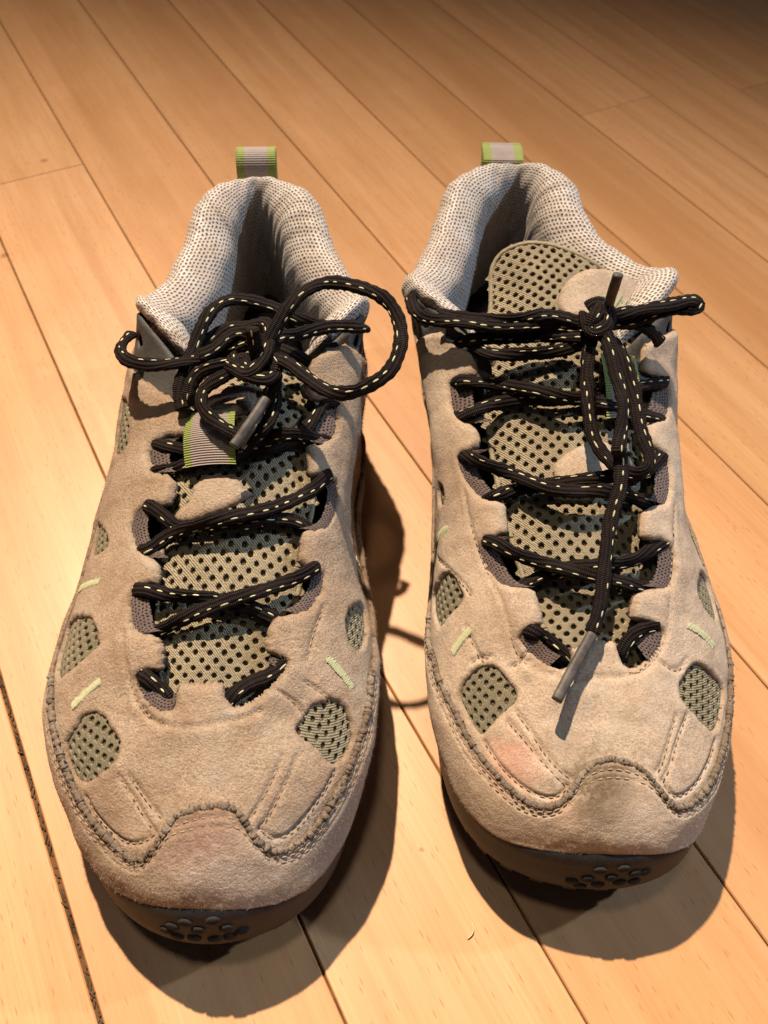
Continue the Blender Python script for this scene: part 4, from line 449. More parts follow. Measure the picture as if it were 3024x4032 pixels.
def wood(name):
    m, nt, p = mat(name); co = obj_co(nt)
    info = nt.nodes.new('ShaderNodeObjectInfo'); rnd = info.outputs['Random']
    off = nd(nt, 'ShaderNodeVectorMath', operation='ADD'); nt.links.new(co, off.inputs[0])
    cx = nd(nt, 'ShaderNodeCombineXYZ'); nt.links.new(math_n(nt, 'MULTIPLY', rnd, 37.0), cx.inputs[0]); nt.links.new(math_n(nt, 'MULTIPLY', rnd, 91.0), cx.inputs[1]); nt.links.new(cx.outputs[0], off.inputs[1])
    def mp(sx, sy, sz=1.):
        n = nd(nt, 'ShaderNodeMapping'); nt.links.new(off.outputs[0], n.inputs[0]); n.inputs['Scale'].default_value = (sx, sy, sz); return n.outputs[0]
    # board axis is local Y
    broad = noise(nt, mp(16, 1.6), 1.0, 4, .55, .8); band = noise(nt, mp(75, 3.2), 1.0, 4, .6, .6); grain = noise(nt, mp(900, 22), 1.0, 3, .6)
    col = ramp(nt, rnd, [(0., (.52, .272, .124)), (.34, (.375, .178, .070)), (.62, (.48, .232, .096)), (1., (.55, .305, .152))])
    col = mix(nt, ramp(nt, broad, [(.34, 0.), (.68, .85)]), col, (.52, .30, .145))
    col = mix(nt, ramp(nt, band, [(.42, 0.), (.70, .62)]), col, (.36, .175, .066))
    col = mix(nt, ramp(nt, grain, [(.40, .22), (.60, 0.)]), col, (.34, .165, .062))
    # beech ray flecks: short dark dashes along the board
    v = nd(nt, 'ShaderNodeTexVoronoi', Scale=1.0); v.feature = 'F1'; nt.links.new(mp(900, 120), v.inputs['Vector'])
    sx = nd(nt, 'ShaderNodeMapping'); 
    vr = nt.nodes.new('ShaderNodeTexVoronoi'); vr.feature = 'F1'; vr.inputs['Scale'].default_value = 1.0; nt.links.new(mp(900, 120), vr.inputs['Vector'])
    sep = nd(nt, 'ShaderNodeSeparateColor'); nt.links.new(vr.outputs['Color'], sep.inputs[0])
    keep = ramp(nt, sep.outputs[0], [(.50, 0.), (.54, 1.)])
    fl = math_n(nt, 'MULTIPLY', ramp(nt, v.outputs['Distance'], [(.10, 1.), (.24, 0.)]), keep)
    col = mix(nt, math_n(nt, 'MULTIPLY', fl, .9), col, (.30, .135, .05))
    pos = nt.nodes.new('ShaderNodeNewGeometry').outputs['Position']
    for kc, kr in KNOTS: col = mix(nt, math_n(nt, 'MULTIPLY', blot(nt, pos, kc, kr), .7), col, (.16, .07, .03))
    nt.links.new(col, p.inputs['Base Color'])
    sm = noise(nt, co, 26, 4, .6)
    nt.links.new(ramp(nt, sm, [(.3, .34), (.7, .45)]), p.inputs['Roughness']); p.inputs['Specular IOR Level'].default_value = .42
    n = bump(nt, grain, .05, .0004); n = bump(nt, fl, -.12, .0003, n); n = bump(nt, noise(nt, co, 9, 2), .04, .004, n)
    nt.links.new(n, p.inputs['Normal']); return m
M['wood'] = wood('beech_board')
M['grime'] = cloth('gap_grime', (.17, .085, .036), .9, 700, 1.0, .2, .75)
M['crumb'] = cloth('gap_crumb', (.12, .075, .045), .9, 900, .5, .2, .6)
M['rubber'] = None
def rubber(name, c, dust):
    m, nt, p = mat(name); co = obj_co(nt)
    col = mix(nt, ramp(nt, noise(nt, co, 130, 5, .7), [(.40, 0.), (.70, .55)]), c, dust)
    col = mix(nt, ramp(nt, noise(nt, co, 900, 3, .6), [(.5, 0.), (.75, .4)]), col, dust)
    nt.links.new(col, p.inputs['Base Color']); p.inputs['Roughness'].default_value = .62; p.inputs['Specular IOR Level'].default_value = .35
    nt.links.new(bump(nt, noise(nt, co, 1100, 3), .35, .0004), p.inputs['Normal']); return m
M['rubber'] = rubber('sole_rubber', (.011, .013, .017), (.03, .031, .033))
M['stud'] = cloth('sole_stud', (.032, .032, .033), .9, 900, .5, .1, .3)
def knit(name, c, rough, spec):
    m, nt, p = mat(name); co = obj_co(nt); uv = uv_co(nt)
    wv = nd(nt, 'ShaderNodeTexWave', Scale=.62, Distortion=2.5, Detail=2.0); wv.inputs['Detail Scale'].default_value = 2.0; nt.links.new(uv, wv.inputs['Vector'])
    wv.bands_direction = 'DIAGONAL'
    col = mix(nt, ramp(nt, noise(nt, co, 70, 4, .65), [(.3, 0.), (.7, 1.)]), c, tuple(x*.68 for x in c))
    col = mix(nt, ramp(nt, wv.outputs['Fac'], [(.2, .45), (.7, 0.)]), col, tuple(x*.5 for x in c))
    nt.links.new(col, p.inputs['Base Color']); p.inputs['Roughness'].default_value = rough; p.inputs['Specular IOR Level'].default_value = spec
    n = bump(nt, wv.outputs['Fac'], .6, .0004); nt.links.new(bump(nt, noise(nt, co, 2200, 2), .5, .0004, n), p.inputs['Normal']); return m
M['net'] = knit('tan_knit', (.34, .285, .185), .6, .4)
M['netside'] = knit('olive_knit', (.25, .225, .155), .65, .35)
M['liner'] = cloth('dark_backing', (.10, .08, .046), .9, 900, .4, .1)
M['collar'] = weave('collar_knit', (.49, .45, .42), (.15, .13, .115), 2.0, 1.5)
M['webbing'] = weave('eyelet_webbing', (.115, .08, .072), (.02, .014, .013), 1.3, .9, .7, .25, (.05, .035, .03))
M['charcoal'] = cloth('charcoal_leather', (.060, .058, .055), .65, 700, .6, .3, .3)
M['thread'] = cloth('tan_thread', (.36, .27, .19), .8, 2500, .4, .3)
M['threaddark'] = cloth('brown_thread', (.23, .155, .10), .8, 2500, .4, .2)
M['green'] = cloth('pale_green_thread', (.42, .44, .27), .7, 2600, .35, .5, .12)
M['lime'] = cloth('lime_ribbon', (.26, .31, .095), .75, 2200, .35, .3, .15)
M['ribbon'] = cloth('grey_ribbon', (.32, .275, .26), .7, 2200, .35, .3, .15)
M['insole'] = cloth('insole_cloth', (.05, .045, .042), .9, 1200, .4, .1)
M['dash'] = cloth('lace_dash', (.54, .54, .34), .6, 2600, .3, .4, .15)
def lace_mat():
    m, nt, p = mat('black_braid'); uv = uv_co(nt); co = obj_co(nt)
    sx = nd(nt, 'ShaderNodeSeparateXYZ'); nt.links.new(uv, sx.inputs[0])
    a = math_n(nt, 'ADD', math_n(nt, 'MULTIPLY', sx.outputs[0], 5.5), math_n(nt, 'MULTIPLY', sx.outputs[1], 3.1416*1))
    b = math_n(nt, 'SUBTRACT', math_n(nt, 'MULTIPLY', sx.outputs[0], 5.5), math_n(nt, 'MULTIPLY', sx.outputs[1], 3.1416*1))
    h = math_n(nt, 'MULTIPLY', math_n(nt, 'SINE', a), math_n(nt, 'SINE', b)); h = math_n(nt, 'ADD', math_n(nt, 'MULTIPLY', h, .5), .5)
    col = mix(nt, h, (.0025, .002, .002), (.022, .014, .013)); col = mix(nt, ramp(nt, noise(nt, co, 260, 4), [(.5, 0.), (.8, .35)]), col, (.04, .028, .026))
    nt.links.new(col, p.inputs['Base Color']); p.inputs['Roughness'].default_value = .75; p.inputs['Specular IOR Level'].default_value = .14
    n = bump(nt, h, .9, .0006); n = bump(nt, noise(nt, co, 2400, 2), .3, .0003, n); nt.links.new(n, p.inputs['Normal']); return m
M['lace'] = lace_mat(); M['lacefuzz'] = cloth('lace_fibre', (.035, .025, .022), .8, 500, 0., .1, .2)
def aglet_mat():
    m, nt, p = mat('clear_aglet'); co = obj_co(nt)
    col = mix(nt, ramp(nt, noise(nt, co, 300, 3), [(.35, 0.), (.65, 1.)]), (.045, .041, .039), (.10, .09, .083))
    nt.links.new(col, p.inputs['Base Color']); p.inputs['Roughness'].default_value = .55; p.inputs['Specular IOR Level'].default_value = .3
    return m
M['aglet'] = aglet_mat()

# ------------------------------------------------------------------ the floor: beech boards laid at an angle
YAW, BOARD, OFF0 = 0.533014, 64.983, -56.009
def floor():
    me = bpy.data.meshes.new('floor'); s = 2.2
    me.from_pydata([(-s, -s+.5, -.0009), (s, -s+.5, -.0009), (s, s+.5, -.0009), (-s, s+.5, -.0009)], [], [(0, 1, 2, 3)]); me.materials.append(M['grime'])
    fl = link(bpy.data.objects.new('floor', me)); fl['kind'] = 'structure'
    # local frame: x across boards, y along them
    cy, sy = math.cos(YAW), math.sin(YAW)
    joint = {1: [520.6], 7: [430.5], 9: [409.1]}
    gap = {0: 1.7, 1: .8, 2: .6, 3: .6}
    for k in range(-15, 24):
        x0 = OFF0+BOARD*k+gap.get(k, .6)/2; x1 = OFF0+BOARD*(k+1)-gap.get(k+1, .6)/2
        cuts = sorted([-1100]+joint.get(k, [-700+((k*397) % 260) if k not in (0, 2, 3, 4, 5, 6, 8) else -1090])+[1500+(k*311) % 170, 2300])
        for a, b in zip(cuts[:-1], cuts[1:]):
            w = (x1-x0)/2; l = (b-a-.35)/2; c = .45; z = rng.normal(0, .05)
            X = [-w, -w, -w+c, w-c, w, w]; Zs = [-5.5, -c, 0, 0, -c, -5.5]
            v = []; 
            for yy, dz in ((-l, 0), (-l+.12, 0), (l-.12, 0), (l, 0)):
                for xx, zz in zip(X, Zs): v.append((xx, yy, zz+z+(dz if zz > -c-.01 and zz == 0 else 0)))
            f = []
            for i in range(3):
                for j in range(5): f.append((i*6+j, i*6+j+1, (i+1)*6+j+1, (i+1)*6+j))
            f += [(5, 4, 3, 2, 1, 0), (18, 19, 20, 21, 22, 23)]
            o = mesh_obj('plank', v, f, M['wood'], fl, False)
            xc = (x0+x1)/2; yc = (a+b)/2
            o.location = ((xc*cy-yc*sy)*MM, (xc*sy+yc*cy)*MM, 0); o.rotation_euler = (0, 0, YAW)
    ac = Acc()                                            # dried dirt packed into the widest gap
    for yl in np.arange(-60, 330, .55):
        if rng.random() < .6: continue
        xl = OFF0+rng.normal(0, .33); p0 = np.array([xl*cy-yl*sy, xl*sy+yl*cy, -.62+rng.normal(0, .2)])
        t_ = unit(np.array([-sy, cy, 0])+rng.normal(0, .35, 3)*np.array([1, 1, .3])); capsule(ac, p0, t_, unit(np.cross(t_, rng.normal(0, 1, 3))), 1.+rng.random()**2*4, .5+rng.random()*.6, .6)
    ac.obj('gap_dirt', M['crumb'], fl, (0, 0, 0))['kind'] = 'stuff'
    return fl

# ------------------------------------------------------------------ one shoe
def shoe(d, base, label, suede_mat, rand_mat, ragged, nap, tab, raw):
    root = link(bpy.data.objects.new('hiking_shoe', None)); root.location = Vector(base)*MM
    root['label'] = label; root['category'] = 'shoe'; root['group'] = 'pair of worn hiking shoes'
    root.empty_display_size = .03
    shell = Surf(d['shell'], True, -1); collar = Surf(d['collar'], False); tongue = Surf(d['tongue'], False); sole = Surf(d['sole'], True)
    notch = chaikin(d['notch'], 1, False)
    # ---- sole
    nu, nt_ = 264, 41
    uu, tt = np.meshgrid(np.arange(nu)*22/nu, np.linspace(0, 1, nt_), indexing='ij')
    v = sole.pos(uu.ravel(), tt.ravel()); f = grid_faces(nu, nt_, False, True)
    cz = v.reshape(nu, nt_, 3)[:, -1]; c0 = len(v); v = np.vstack([v, cz.mean(0)]); f += [(c0, i*nt_+nt_-1, ((i+1) % nu)*nt_+nt_-1) for i in range(nu)]
    so = mesh_obj('sole', v, f, M['rubber'], root, True, None, None, None, base)
    acc = Acc()
    for u in np.arange(0, 22, .30):                       # tread lugs round the lower edge
        p0 = sole.pos([u], [.60])[0]; n = sole.nrm([u], [.60])[0]; n[2] = 0; n = unit(n); t = np.array([-n[1], n[0], 0])
        zb = sole.pos([u], [.82])[0][2]
        c = np.array([p0[0], p0[1], 0])-n*2.3; hgt = 4.5
        q = [c+n*a*1.5-n*1.0*(z > 0)*.3+t*b*2.6+np.array([0, 0, zb+z]) for z in (0.02, hgt) for a, b in ((-3, -1), (1, -.8), (1, .8), (-3, 1))]
        acc.add(q, [(0, 1, 2, 3), (7, 6, 5, 4), (0, 4, 5, 1), (1, 5, 6, 2), (2, 6, 7, 3), (3, 7, 4, 0)])
    tr = acc.obj('tread_lugs', M['rubber'], so, base, smooth=False); tr['kind'] = 'stuff'
    for u, t in d['stud']:
        p0 = sole.pos([u], [t])[0]; n = sole.nrm([u], [t])[0]; a = unit(np.cross(n, (0, 0, 1))); b = np.cross(n, a)
        ac = Acc(); vv = []; ff = []
        for r_, hh in ((1., -.4), (.93, .35), (.75, .6)):
            for k in range(8): vv.append(p0+a*math.cos(k*math.pi/4+.4)*2.3*r_+b*math.sin(k*math.pi/4+.4)*1.55*r_+n*hh)
        vv.append(p0+n*.64)
        for i in range(2):
            for k in range(8): ff.append((i*8+k, i*8+(k+1) % 8, (i+1)*8+(k+1) % 8, (i+1)*8+k))
        ff += [(16+k, 16+(k+1) % 8, 24) for k in range(8)]
        ac.add(vv, ff); ac.obj('toe_stud', M['stud'], so, base)
    # ---- dark backing under the open knit and inside the throat
    nu, nt_ = 330, 46
    uu, tt = np.meshgrid(np.arange(nu)*22/nu, np.linspace(0, 1, nt_), indexing='ij')
    un = notch[:, 0]; tn = notch[:, 1]
    lim = np.where((uu[:, 0] > notch[0, 0]) & (uu[:, 0] < notch[-1, 0]), .80, .62)
    v = shell.off(uu.ravel(), (tt*lim[:, None]).ravel(), -3.0)
    mesh_obj('lining', v, grid_faces(nu, nt_, True, True), M['liner'], root, True, None, None, None, base)
    # ---- insole
    ring = shell.pos(np.arange(88)*.25, np.full(88, .05)); cen = ring.mean(0)
    v = []; 
    for k in np.linspace(.93, .0, 10): v += [cen+(q-cen)*k*np.array([1, 1, 0])+np.array([0, 0, 30-cen[2]-cen[2]*0+4*k**6]) for q in ring]
    f = [(i*88+j, (i+1)*88+j, (i+1)*88+(j+1) % 88, i*88+(j+1) % 88) for i in range(9) for j in range(88)]
    mesh_obj('insole', v, f, M['insole'], root, True, None, None, None, base)
    # ---- open knit windows
    for w in d['win']: net('mesh_window', shell, chaikin(w, 2), -2.2, 4.1, 2.4, M['netside'], root, base, hole=(.9, .92), rot=.55)
    # ---- suede quarter with windows cut out and the notched eyelet edge
    top = [(22, .93), (19.2, .93), (18.6, .86), (18.1, .80), (17.8, .84)] ; left = [(4.2, .80), (3.8, .84), (3.4, .90), (2.8, .93), (0, .93)]
    n0 = [p for p in notch if True]
    outer = np.array([(0, .0)]+[(x, .0) for x in np.arange(.5, 22, .5)]+[(22, 0)]+top+[tuple(q) for q in notch[::-1]]+left)
    st = [chaikin(s, 2, False) for s in d['stitch']]
    rand = chaikin(d['rand'], 2, False)
    gro = [(s, .9, .65) for s in st]
    wins = [chaikin(w, 2) for w in d['win']]
    q_obj, q_geo = panel('suede_upper', shell, outer, wins, -.9, 2.0, suede_mat, root, base, edge=raw, du=.038, dt=.0112, lump=.28, puff=.9, grooves=gro, ragged=ragged, seed=3)
    # ---- toe rand over it
    r0, r1 = rand[0], rand[-1]
    ro = np.vstack([rand, [(r1[0]+1.0, r1[1]-.07), (r1[0]+2.2, .36), (r1[0]+3.6, .26), (r1[0]+4.6, .12), (r1[0]+5, -.0)], [(x, -.0) for x in np.arange(r1[0]+4.6, r0[0]-4.6, -.4)], [(r0[0]-5, 0.0), (r0[0]-4.6, .12), (r0[0]-3.6, .26), (r0[0]-2.2, .38), (r0[0]-1.0, r0[1]-.08)]])
    e1 = [(u, t-.030) for u, t in rand]; e2 = [(u, t-.062) for u, t in rand]
    r_obj, r_geo = panel('toe_rand', shell, ro, [], 1.0, 2.6, rand_mat, root, base, edge=raw, grooves=[(e1, .7, .55), (e2, .45, .5)], ragged=ragged*.8, round_mm=.9, seed=5, dt=.011, du=.038, lump=.25, worn=1.15)
    # frayed raw lip standing along the rand's top edge
    lp = resample(np.vstack([rand]), .45, False); lpos = shell.off(lp[:, 0], lp[:, 1]+.004, -.15+.12*np.sin(np.arange(len(lp))*.9)+rng.normal(0, .10, len(lp)))
    ls = np.concatenate([[0], np.cumsum(np.linalg.norm(np.diff(lpos, axis=0), axis=1))]); lpos += rng.normal(0, .09+ragged*.15, lpos.shape)
    ac = Acc(); tube(ac, lpos, ls, 1.0, 1.0, np.array([0, -.3, 1.]), 8, taper=1+rng.normal(0, .12+ragged*.35, len(lp)))
    nf = int(300+2200*ragged); fi = rng.integers(1, len(lp)-1, nf)             # loose threads of the torn edge
    for i in fi:
        dr = unit(shell.nrm(lp[i:i+1, 0], lp[i:i+1, 1])[0]*.5+rng.normal(0, .8, 3)); sd = unit(np.cross(dr, rng.normal(0, 1, 3)))*.06; L_ = .8+1.3*rng.random()
        ac.add([lpos[i]-sd, lpos[i]+sd, lpos[i]+dr*L_*.6+sd+rng.normal(0, .15, 3), lpos[i]+dr*L_+rng.normal(0, .3, 3)], [(0, 1, 2), (0, 2, 3)])
    ac.obj('frayed_lip', raw, r_obj, base)
    # ---- dark eyelet wings at the front ends of the collar
    for wu in ((3.55, 5.12), (16.9, 18.55)):
        a, b = wu; s_ = 1 if a < 10 else -1
        
        pts = [(a, .93), (a+.1, .80), (a+(b-a)*.3, .72), (a+(b-a)*.7, .78), (b, .92), (b, .99), (a+(b-a)*.5, 1.0), (a+.15, 1.0)] if s_ > 0 else [(a, .99), (a, .92), (a+(b-a)*.3, .78), (a+(b-a)*.7, .72), (b-.1, .80), (b, .93), (b-.15, 1.0), (a+(b-a)*.5, 1.0)]
        cu = a+(b-a)*(.42 if s_ > 0 else .58); ho = [(cu+.10*math.cos(k), .925+.022*math.sin(k)) for k in np.linspace(0, 2*math.pi, 12, endpoint=False)]
        panel('eyelet_wing', shell, chaikin(pts, 2), [np.array(ho)], -2.2, 1.2, M['charcoal'], root, base, seed=8, round_mm=.8)
    # ---- webbing loops lying in the notches
    runs = []; cur = []
    for u, t in resample(notch, .8, False):
        if t < .905: cur.append((u, t))
        else:
            if len(cur) > 5: runs.append(cur)
            cur = []
    if len(cur) > 5: runs.append(cur)
    for rn in runs:
        rn = np.array(rn); m = len(rn)
        k = np.linspace(0, 1, m); vv = []; uvs = []
        across = np.linspace(-.05, .055, 9)
        for j, a in enumerate(across):
            hgt = -2.4+.9*math.cos((j-4)/4*1.3)
            vv.append(shell.off(rn[:, 0], np.clip(rn[:, 1]+a, 0, 1.02), np.full(m, hgt)+.18*np.sin(np.arange(m)*1.7+j*2.2)))
        vv = np.stack(vv, 1).reshape(-1, 3)
        cs_ = np.concatenate([[0], np.cumsum(np.linalg.norm(np.diff(vv.reshape(m, 9, 3)[:, 4], axis=0), axis=1))])
        mesh_obj('webbing_loop', vv, grid_faces(m, 9), M['webbing'], root, True, np.stack(np.meshgrid(cs_, np.arange(9)*1.1, indexing='ij'), -1).reshape(-1, 2), None, None, base)
    # ---- padded collar
    nu, nt_ = 300, 120
    U_, T_ = np.meshgrid(np.linspace(0, collar.nu-1, nu), np.linspace(0, 1, nt_), indexing='ij')
    v = collar.pos(U_.ravel(), T_.ravel()).reshape(nu, nt_, 3)
    au = np.concatenate([[0], np.cumsum(np.linalg.norm(np.diff(v[:, 45], axis=0), axis=1))]); at_ = np.concatenate([[0], np.cumsum(np.linalg.norm(np.diff(v[nu//3], axis=0), axis=1))])
    uv = np.stack(np.meshgrid(au, at_, indexing='ij'), -1).reshape(-1, 2)
    w = np.sin(uv[:, 0]*.31+1)*np.cos(uv[:, 1]*.22)*.35+np.sin(uv[:, 0]*.83+uv[:, 1]*.4)*.18
    nn = collar.nrm(U_.ravel(), T_.ravel())
    v = v.reshape(-1, 3)+nn*w[:, None]
    mesh_obj('collar', v, grid_faces(nu, nt_, False), M['collar'], root, True, uv, None, None, base)
    # ---- tongue
    nr = tongue.nu-1
    big = nr > 6
    op = [(-.0, .0), (nr*.5, -.0), (nr-.75, .0), (nr-.3, .03), (nr-.06, .14), (nr, .3), (nr, .6), (nr-.08, .84), (nr-.35, .97), (nr-.8, 1.0), (nr*.5, 1.0), (0, 1.0)]
    if big: op = [(0, 0), (nr*.5, 0), (nr-.6, .0), (nr-.15, .04), (nr, .16), (nr-.05, .35), (nr-.32, .6), (nr-.6, .8), (nr-.95, .95), (nr-1.4, 1), (nr*.5, 1), (0, 1)]
    op = chaikin(op, 2)
    mu, mt = [float(x[0]) for x in tongue.metric(np.array([nr/2]), np.array([.5]))]
    to = net('tongue', tongue, op, .9, 4.5, 2.6, M['net'], root, base, hole=(.92, 1.04), swap=True, grow=.2, fan=True)
    g = resample(op, 2.)
    tb, _ = panel('tongue_backing', tongue, op, [], -.3, 3.0, M['liner'], to, base, du=.12, dt=.03, round_mm=2.5, lump=0)
    # rolled edge piping along the tongue's rim
    q = resample(op, 1.2); q = np.vstack([q, q[:1]]); pth = tongue.off(q[:, 0], q[:, 1], .2); ss = np.concatenate([[0], np.cumsum(np.linalg.norm(np.diff(pth, axis=0), axis=1))])
    ac = Acc(); tube(ac, pth, ss, 1.05, 1.05, np.array([0, 0, 1.]), 8); ac.obj('tongue_binding', M['net'], to, base)
    for i, pt in enumerate(d['patch']):
        po = chaikin(pt, 2)
        panel('tongue_patch', tongue, po, [], 2.3, 1.6, suede_mat, to, base, edge=raw, du=.045, dt=.022, ragged=ragged*.6, seed=11+i, grooves=[(np.vstack([po, po[:1]])*.88+po.mean(0)*.12, .35, .6)], round_mm=.9)
    th = Acc()
    for s in d['logo']: stitch_line(th, tongue, s, 2.4, .55, 1.6, .6)
    # logo strokes are satin stitched: short threads across the stroke
    if d['logo']:
        lg = Acc()
        for s in d['logo']:
            fine = resample(np.array(s, float), .45, False); p_ = tongue.off(fine[:, 0], fine[:, 1], 2.45); n_ = tongue.nrm(fine[:, 0], fine[:, 1])
            for i in range(1, len(p_)-1):
                t_ = unit(p_[i+1]-p_[i-1]); capsule(lg, p_[i], unit(np.cross(n_[i], t_)), n_[i], 1.5, .5, .4)
        lg.obj('embroidered_mark', M['green'], to, base)
    # ---- ribbon keeper on the tongue
    tl, tr_, br, bl = [np.array(x, float) for x in d['tape']]
    na, nb_ = 180, 15
    a = np.linspace(0, 1, na)[:, None, None]; b = np.linspace(0, 1, nb_)[None, :, None]
    P2 = (tl*(1-b)+tr_*b)*(1-a)+(bl*(1-b)+br*b)*a
    P2 = P2.reshape(-1, 2)
    arch = np.sin(np.linspace(0, np.pi, na))[:, None]; rib = np.cos(np.linspace(0, 1, na)*2*np.pi*26)[:, None]
    hh = (5.6+2.0*arch+.16*rib+0*np.zeros((na, nb_))).ravel()
    v = tongue.off(P2[:, 0], P2[:, 1], hh); fa = grid_faces(na, nb_, True)
    mi = [1 if (k % (nb_-1)) in (0, 1, 12, 13) else 0 for k in range(len(fa))]
    mesh_obj('lace_keeper_ribbon', v, fa, None, to, True, None, [M['ribbon'], M['lime']], mi, base)
    # ---- pull loop at the heel
    (cx, cy_, cz_), wid, lean, hgt, rotz = tab
    prof = np.array([(2.0, -16), (2.6, -2), (3.6+lean*.3, hgt*.6), (4.8+lean*.8, hgt*.93), (7.2+lean, hgt), (10.8+lean*1.0, hgt*.85), (11.6+lean*.8, hgt*.4), (9.0, -6), (6.8, -20)])
    pr3 = np.stack([np.zeros(len(prof)), prof[:, 0], prof[:, 1]], 1); fine, ss = spl(pr3, .22)
    t, n, b = frames(fine, np.array([0, 1., 0.3]))
    nb_ = 15; X = np.linspace(-wid/2, wid/2, nb_)
    nrm = np.cross(np.array([1., 0, 0]), t); fine = fine+nrm*(.14*np.cos(ss*2*np.pi/.95))[:, None]
    v = np.stack([fine+np.array([x, 0, 0]) for x in X], 1)
    R = np.array([[math.cos(rotz), -math.sin(rotz), 0], [math.sin(rotz), math.cos(rotz), 0], [0, 0, 1]])
    v = v.reshape(-1, 3)@R.T+np.array([cx, cy_, cz_]); fa = grid_faces(len(fine), nb_)
    mi = [1 if (k % (nb_-1)) in (0, 1, 2, 11, 12, 13) else 0 for k in range(len(fa))]
    hl = mesh_obj('heel_pull_loop', v, fa, None, root, True, None, [M['ribbon'], M['lime']], mi, base)
    sol = hl.modifiers.new('thick', 'SOLIDIFY'); sol.thickness = .0008
    # ---- stitching
    th = Acc()
    for s in d['stitch']: stitch_line(th, shell, s, -1.15, 2.3, 1.5, .42, jit=.1)
    for e in (e1, e2): stitch_line(th, shell, e, .75, 2.6, 1.7, .45, jit=.12)
    sto = th.obj('stitching', M['thread'], q_obj, base); sto['kind'] = 'stuff'
    for s in d['tack']:
        ac = Acc(); fine = resample(np.array(s, float), .42, False)
        p_ = shell.off(fine[:, 0], fine[:, 1], -.74); n_ = shell.nrm(fine[:, 0], fine[:, 1])
        dd = unit(p_[-1]-p_[0])
        for i in range(len(p_)):
            capsule(ac, p_[i], unit(np.cross(n_[i], dd)+dd*.25+rng.normal(0, .05, 3)), n_[i], 2.9+rng.normal(0, .35), .55, .38)
        ac.obj('bar_tack', M['green'], q_obj, base)
    # ---- laces
    la = Acc(); da = Acc(); view = np.array([0, -.55, .85])
    for path in d['lace']:
        fine, ss = spl(path, .8)
        t, n, b = tube(la, fine, ss, 2.4, 1.3, view, 16, twist=.4)
        if len(path) < 4 : continue
        ph = rng.random()*4.6; side = rng.choice([-.45, .5]); 
        for s in np.arange(ph, ss[-1]-1.5, 4.6):
            s = s+rng.normal(0, .35)
            if rng.random() < .06: continue
            i = min(max(int(np.searchsorted(ss, s)), 1), len(fine)-2)
            side2 = side+.25*math.sin(s*.12+ph)
            off = n[i]*1.28*math.cos(side2*.9)+b[i]*2.3*math.sin(side2*.9)
            capsule(da, fine[i]+off, t[i], unit(off), 2.3+rng.normal(0, .45), .68, .4)
    lo = la.obj('shoelace', M['lace'], root, base, uv=True)
    allv = np.vstack([q[:-2] for q in la.v]); cn = np.vstack([np.repeat(q[:-2].reshape(-1, 16, 3).mean(1), 16, 0) for q in la.v])
    fi = rng.choice(len(allv), 5200); p0 = allv[fi]; dn = p0-cn[fi]; dn /= np.maximum(np.linalg.norm(dn, axis=1), 1e-6)[:, None]
    dr = dn+rng.normal(0, .7, dn.shape); dr /= np.linalg.norm(dr, axis=1)[:, None]; L_ = .25+.6*rng.random((len(p0), 1))**2
    sd = np.cross(dr, rng.normal(0, 1, dr.shape)); sd /= np.linalg.norm(sd, axis=1)[:, None]
    q = np.stack([p0-dn*.1-sd*.03, p0-dn*.1+sd*.03, p0+dr*L_], 1).reshape(-1, 3)
    fz = mesh_obj('lace_fuzz', q, [(3*i, 3*i+1, 3*i+2) for i in range(len(p0))], M['lacefuzz'], lo, False, None, None, None, base); fz['kind'] = 'stuff'
    ds = da.obj('lace_dashes', M['dash'], lo, base); ds['kind'] = 'stuff'
    for path in d['aglet']:
        ac = Acc(); fine, ss = spl(path, .6); tube(ac, fine, ss*0+.5+.35*np.sin(ss*.9), 1.65, 1.2, view, 10, twist=.25); ac.obj('aglet', M['aglet'], lo, base, uv=True)
    # ---- suede nap: loose fibres standing off the leather
    if nap:
        ac_v = []; ac_f = []; cnt = 0
        for (V2, F, topv, N3), num, ln in ((q_geo, nap, .85), (r_geo, nap//2, .62)):
            a_, b_, c_ = topv[F[:, 0]], topv[F[:, 1]], topv[F[:, 2]]
            ar = np.linalg.norm(np.cross(b_-a_, c_-a_), axis=1); fi = rng.choice(len(F), num, p=ar/ar.sum())
            r1_, r2_ = rng.random((2, num)); k = r1_+r2_ > 1; r1_[k] = 1-r1_[k]; r2_[k] = 1-r2_[k]
            p0 = a_[fi]+(b_[fi]-a_[fi])*r1_[:, None]+(c_[fi]-a_[fi])*r2_[:, None]; n_ = N3[F[fi, 0]]
            dr = n_*.75+rng.normal(0, .75, (num, 3)); dr /= np.linalg.norm(dr, axis=1)[:, None]
            L_ = ln*(.35+rng.random((num, 1))**2*1.3); sd = np.cross(dr, rng.normal(0, 1, (num, 3))); sd /= np.linalg.norm(sd, axis=1)[:, None]
            w_ = .035
            mid = p0+dr*L_*.55+rng.normal(0, .10, (num, 3)); tip = p0+dr*L_+rng.normal(0, .22, (num, 3))
            q = np.stack([p0-n_*.1-sd*w_, p0-n_*.1+sd*w_, mid+sd*w_*.8, mid-sd*w_*.8, tip], 1).reshape(-1, 3)
            ac_v.append(q); ids = np.arange(num)*5+cnt
            ac_f += [(i, i+1, i+2, i+3) for i in ids]+[(i+3, i+2, i+4) for i in ids]; cnt += num*5
        o = mesh_obj('suede_nap', np.vstack(ac_v), ac_f, M['fibre'], q_obj, False, None, None, None, base); o['kind'] = 'stuff'
    return root
M['fibre'] = cloth('suede_fibre', (.40, .315, .24), .9, 500, .0, .1, .3)
BL = (-55, 185, 0); BR = (65, 205, 0)
def loc(b, x, y, z): return ((x-b[0])*MM, (y-b[1])*MM, (z-b[2])*MM)
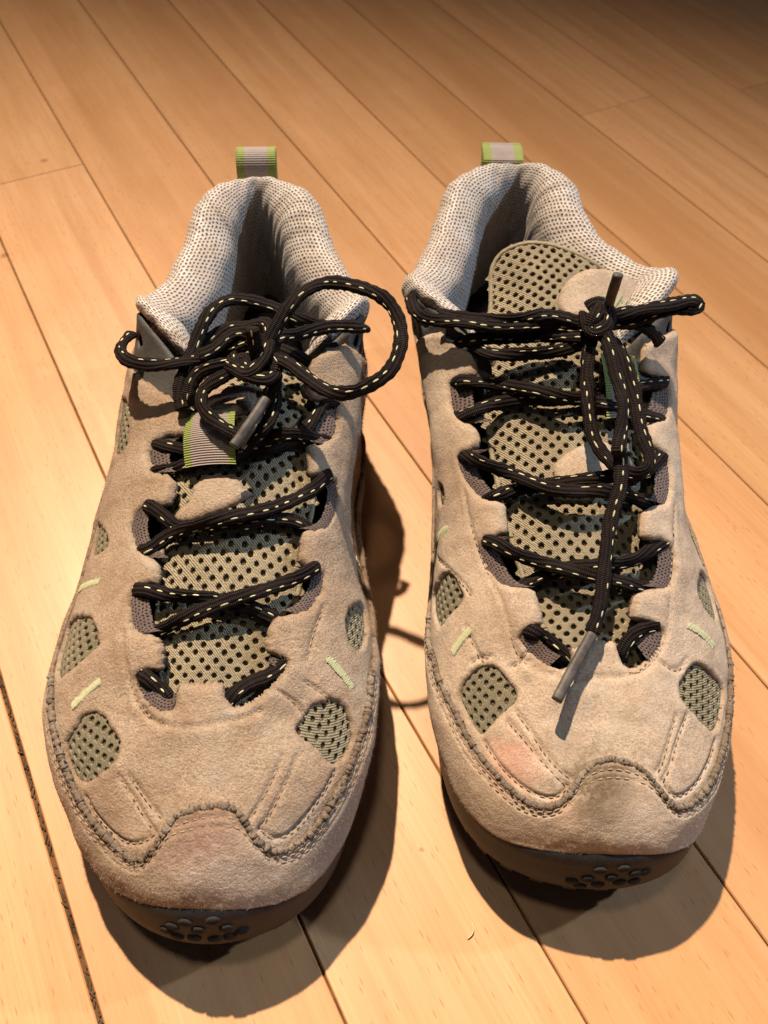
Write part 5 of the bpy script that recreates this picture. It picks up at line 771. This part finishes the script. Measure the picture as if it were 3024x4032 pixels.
sL = suede('rough_suede', (.43, .33, .245), (.355, .262, .188), 1.4, [(loc(BL, -46, 62, 48), .017, (.20, .10, .065), .8), (loc(BL, -40, 52, 41), .022, (.50, .44, .39), .6), (loc(BL, -10, 70, 38), .018, (.30, .28, .27), .5), (loc(BL, -90, 200, 66), .02, (.25, .17, .11), .5), (loc(BL, -80, 70, 44), .018, (.29, .20, .14), .45), (loc(BL, -60, 118, 64), .02, (.33, .23, .15), .4)])
sR = suede('smooth_suede', (.525, .42, .325), (.47, .365, .278), .85, [(loc(BR, 69, 84, 49), .014, (.13, .092, .055), .95), (loc(BR, 72, 81, 48), .009, (.15, .105, .06), .6), (loc(BR, 42, 91, 49), .011, (.46, .19, .135), .48), (loc(BR, 57, 78, 45), .006, (.48, .27, .2), .35), (loc(BR, 24, 185, 70), .016, (.25, .17, .11), .5), (loc(BR, 35, 80, 40), .016, (.33, .25, .17), .5), (loc(BR, 85, 76, 42), .02, (.52, .44, .37), .5)])
raw = suede('raw_cut_edge', (.185, .14, .105), (.23, .185, .145), 1.4)
floor()
shoe(DATA['L'], BL, 'rougher beige suede hiking shoe with a large black lace loop hanging out over its side', sL, sL, .32, 46000, ((-61, 326, 95), 17, 3, 6.2, .10), raw)
shoe(DATA['R'], BR, 'smoother beige hiking shoe with tall perforated tongue and lace end reaching its toe', sR, sR, .14, 12000, ((46.5, 344, 94), 18, 5, 1.8, .05), raw)

# ------------------------------------------------------------------ bits of lint on the boards
def lint(name, label, pts, r, m):
    p0 = np.array(pts[0], float); ac = Acc(); fine, ss = spl(np.array(pts, float), .4); tube(ac, fine, ss*0+.5, r, r, np.array([0, 0, 1.]), 6)
    o = ac.obj(name, m, None, p0); o.location = Vector(p0)*MM; o['label'] = label; o['category'] = 'lint'
M['lint'] = cloth('white_lint', (.55, .46, .35), .8, 900, .2, .2, .1)
lint('lint_fibre', 'curved white lint fibre lying on the board between the two toes', [(32.9, 50.6, .4), (34.3, 51.8, .7), (34.8, 53.4, .8), (34.5, 55.2, .4)], .2, M['lint'])
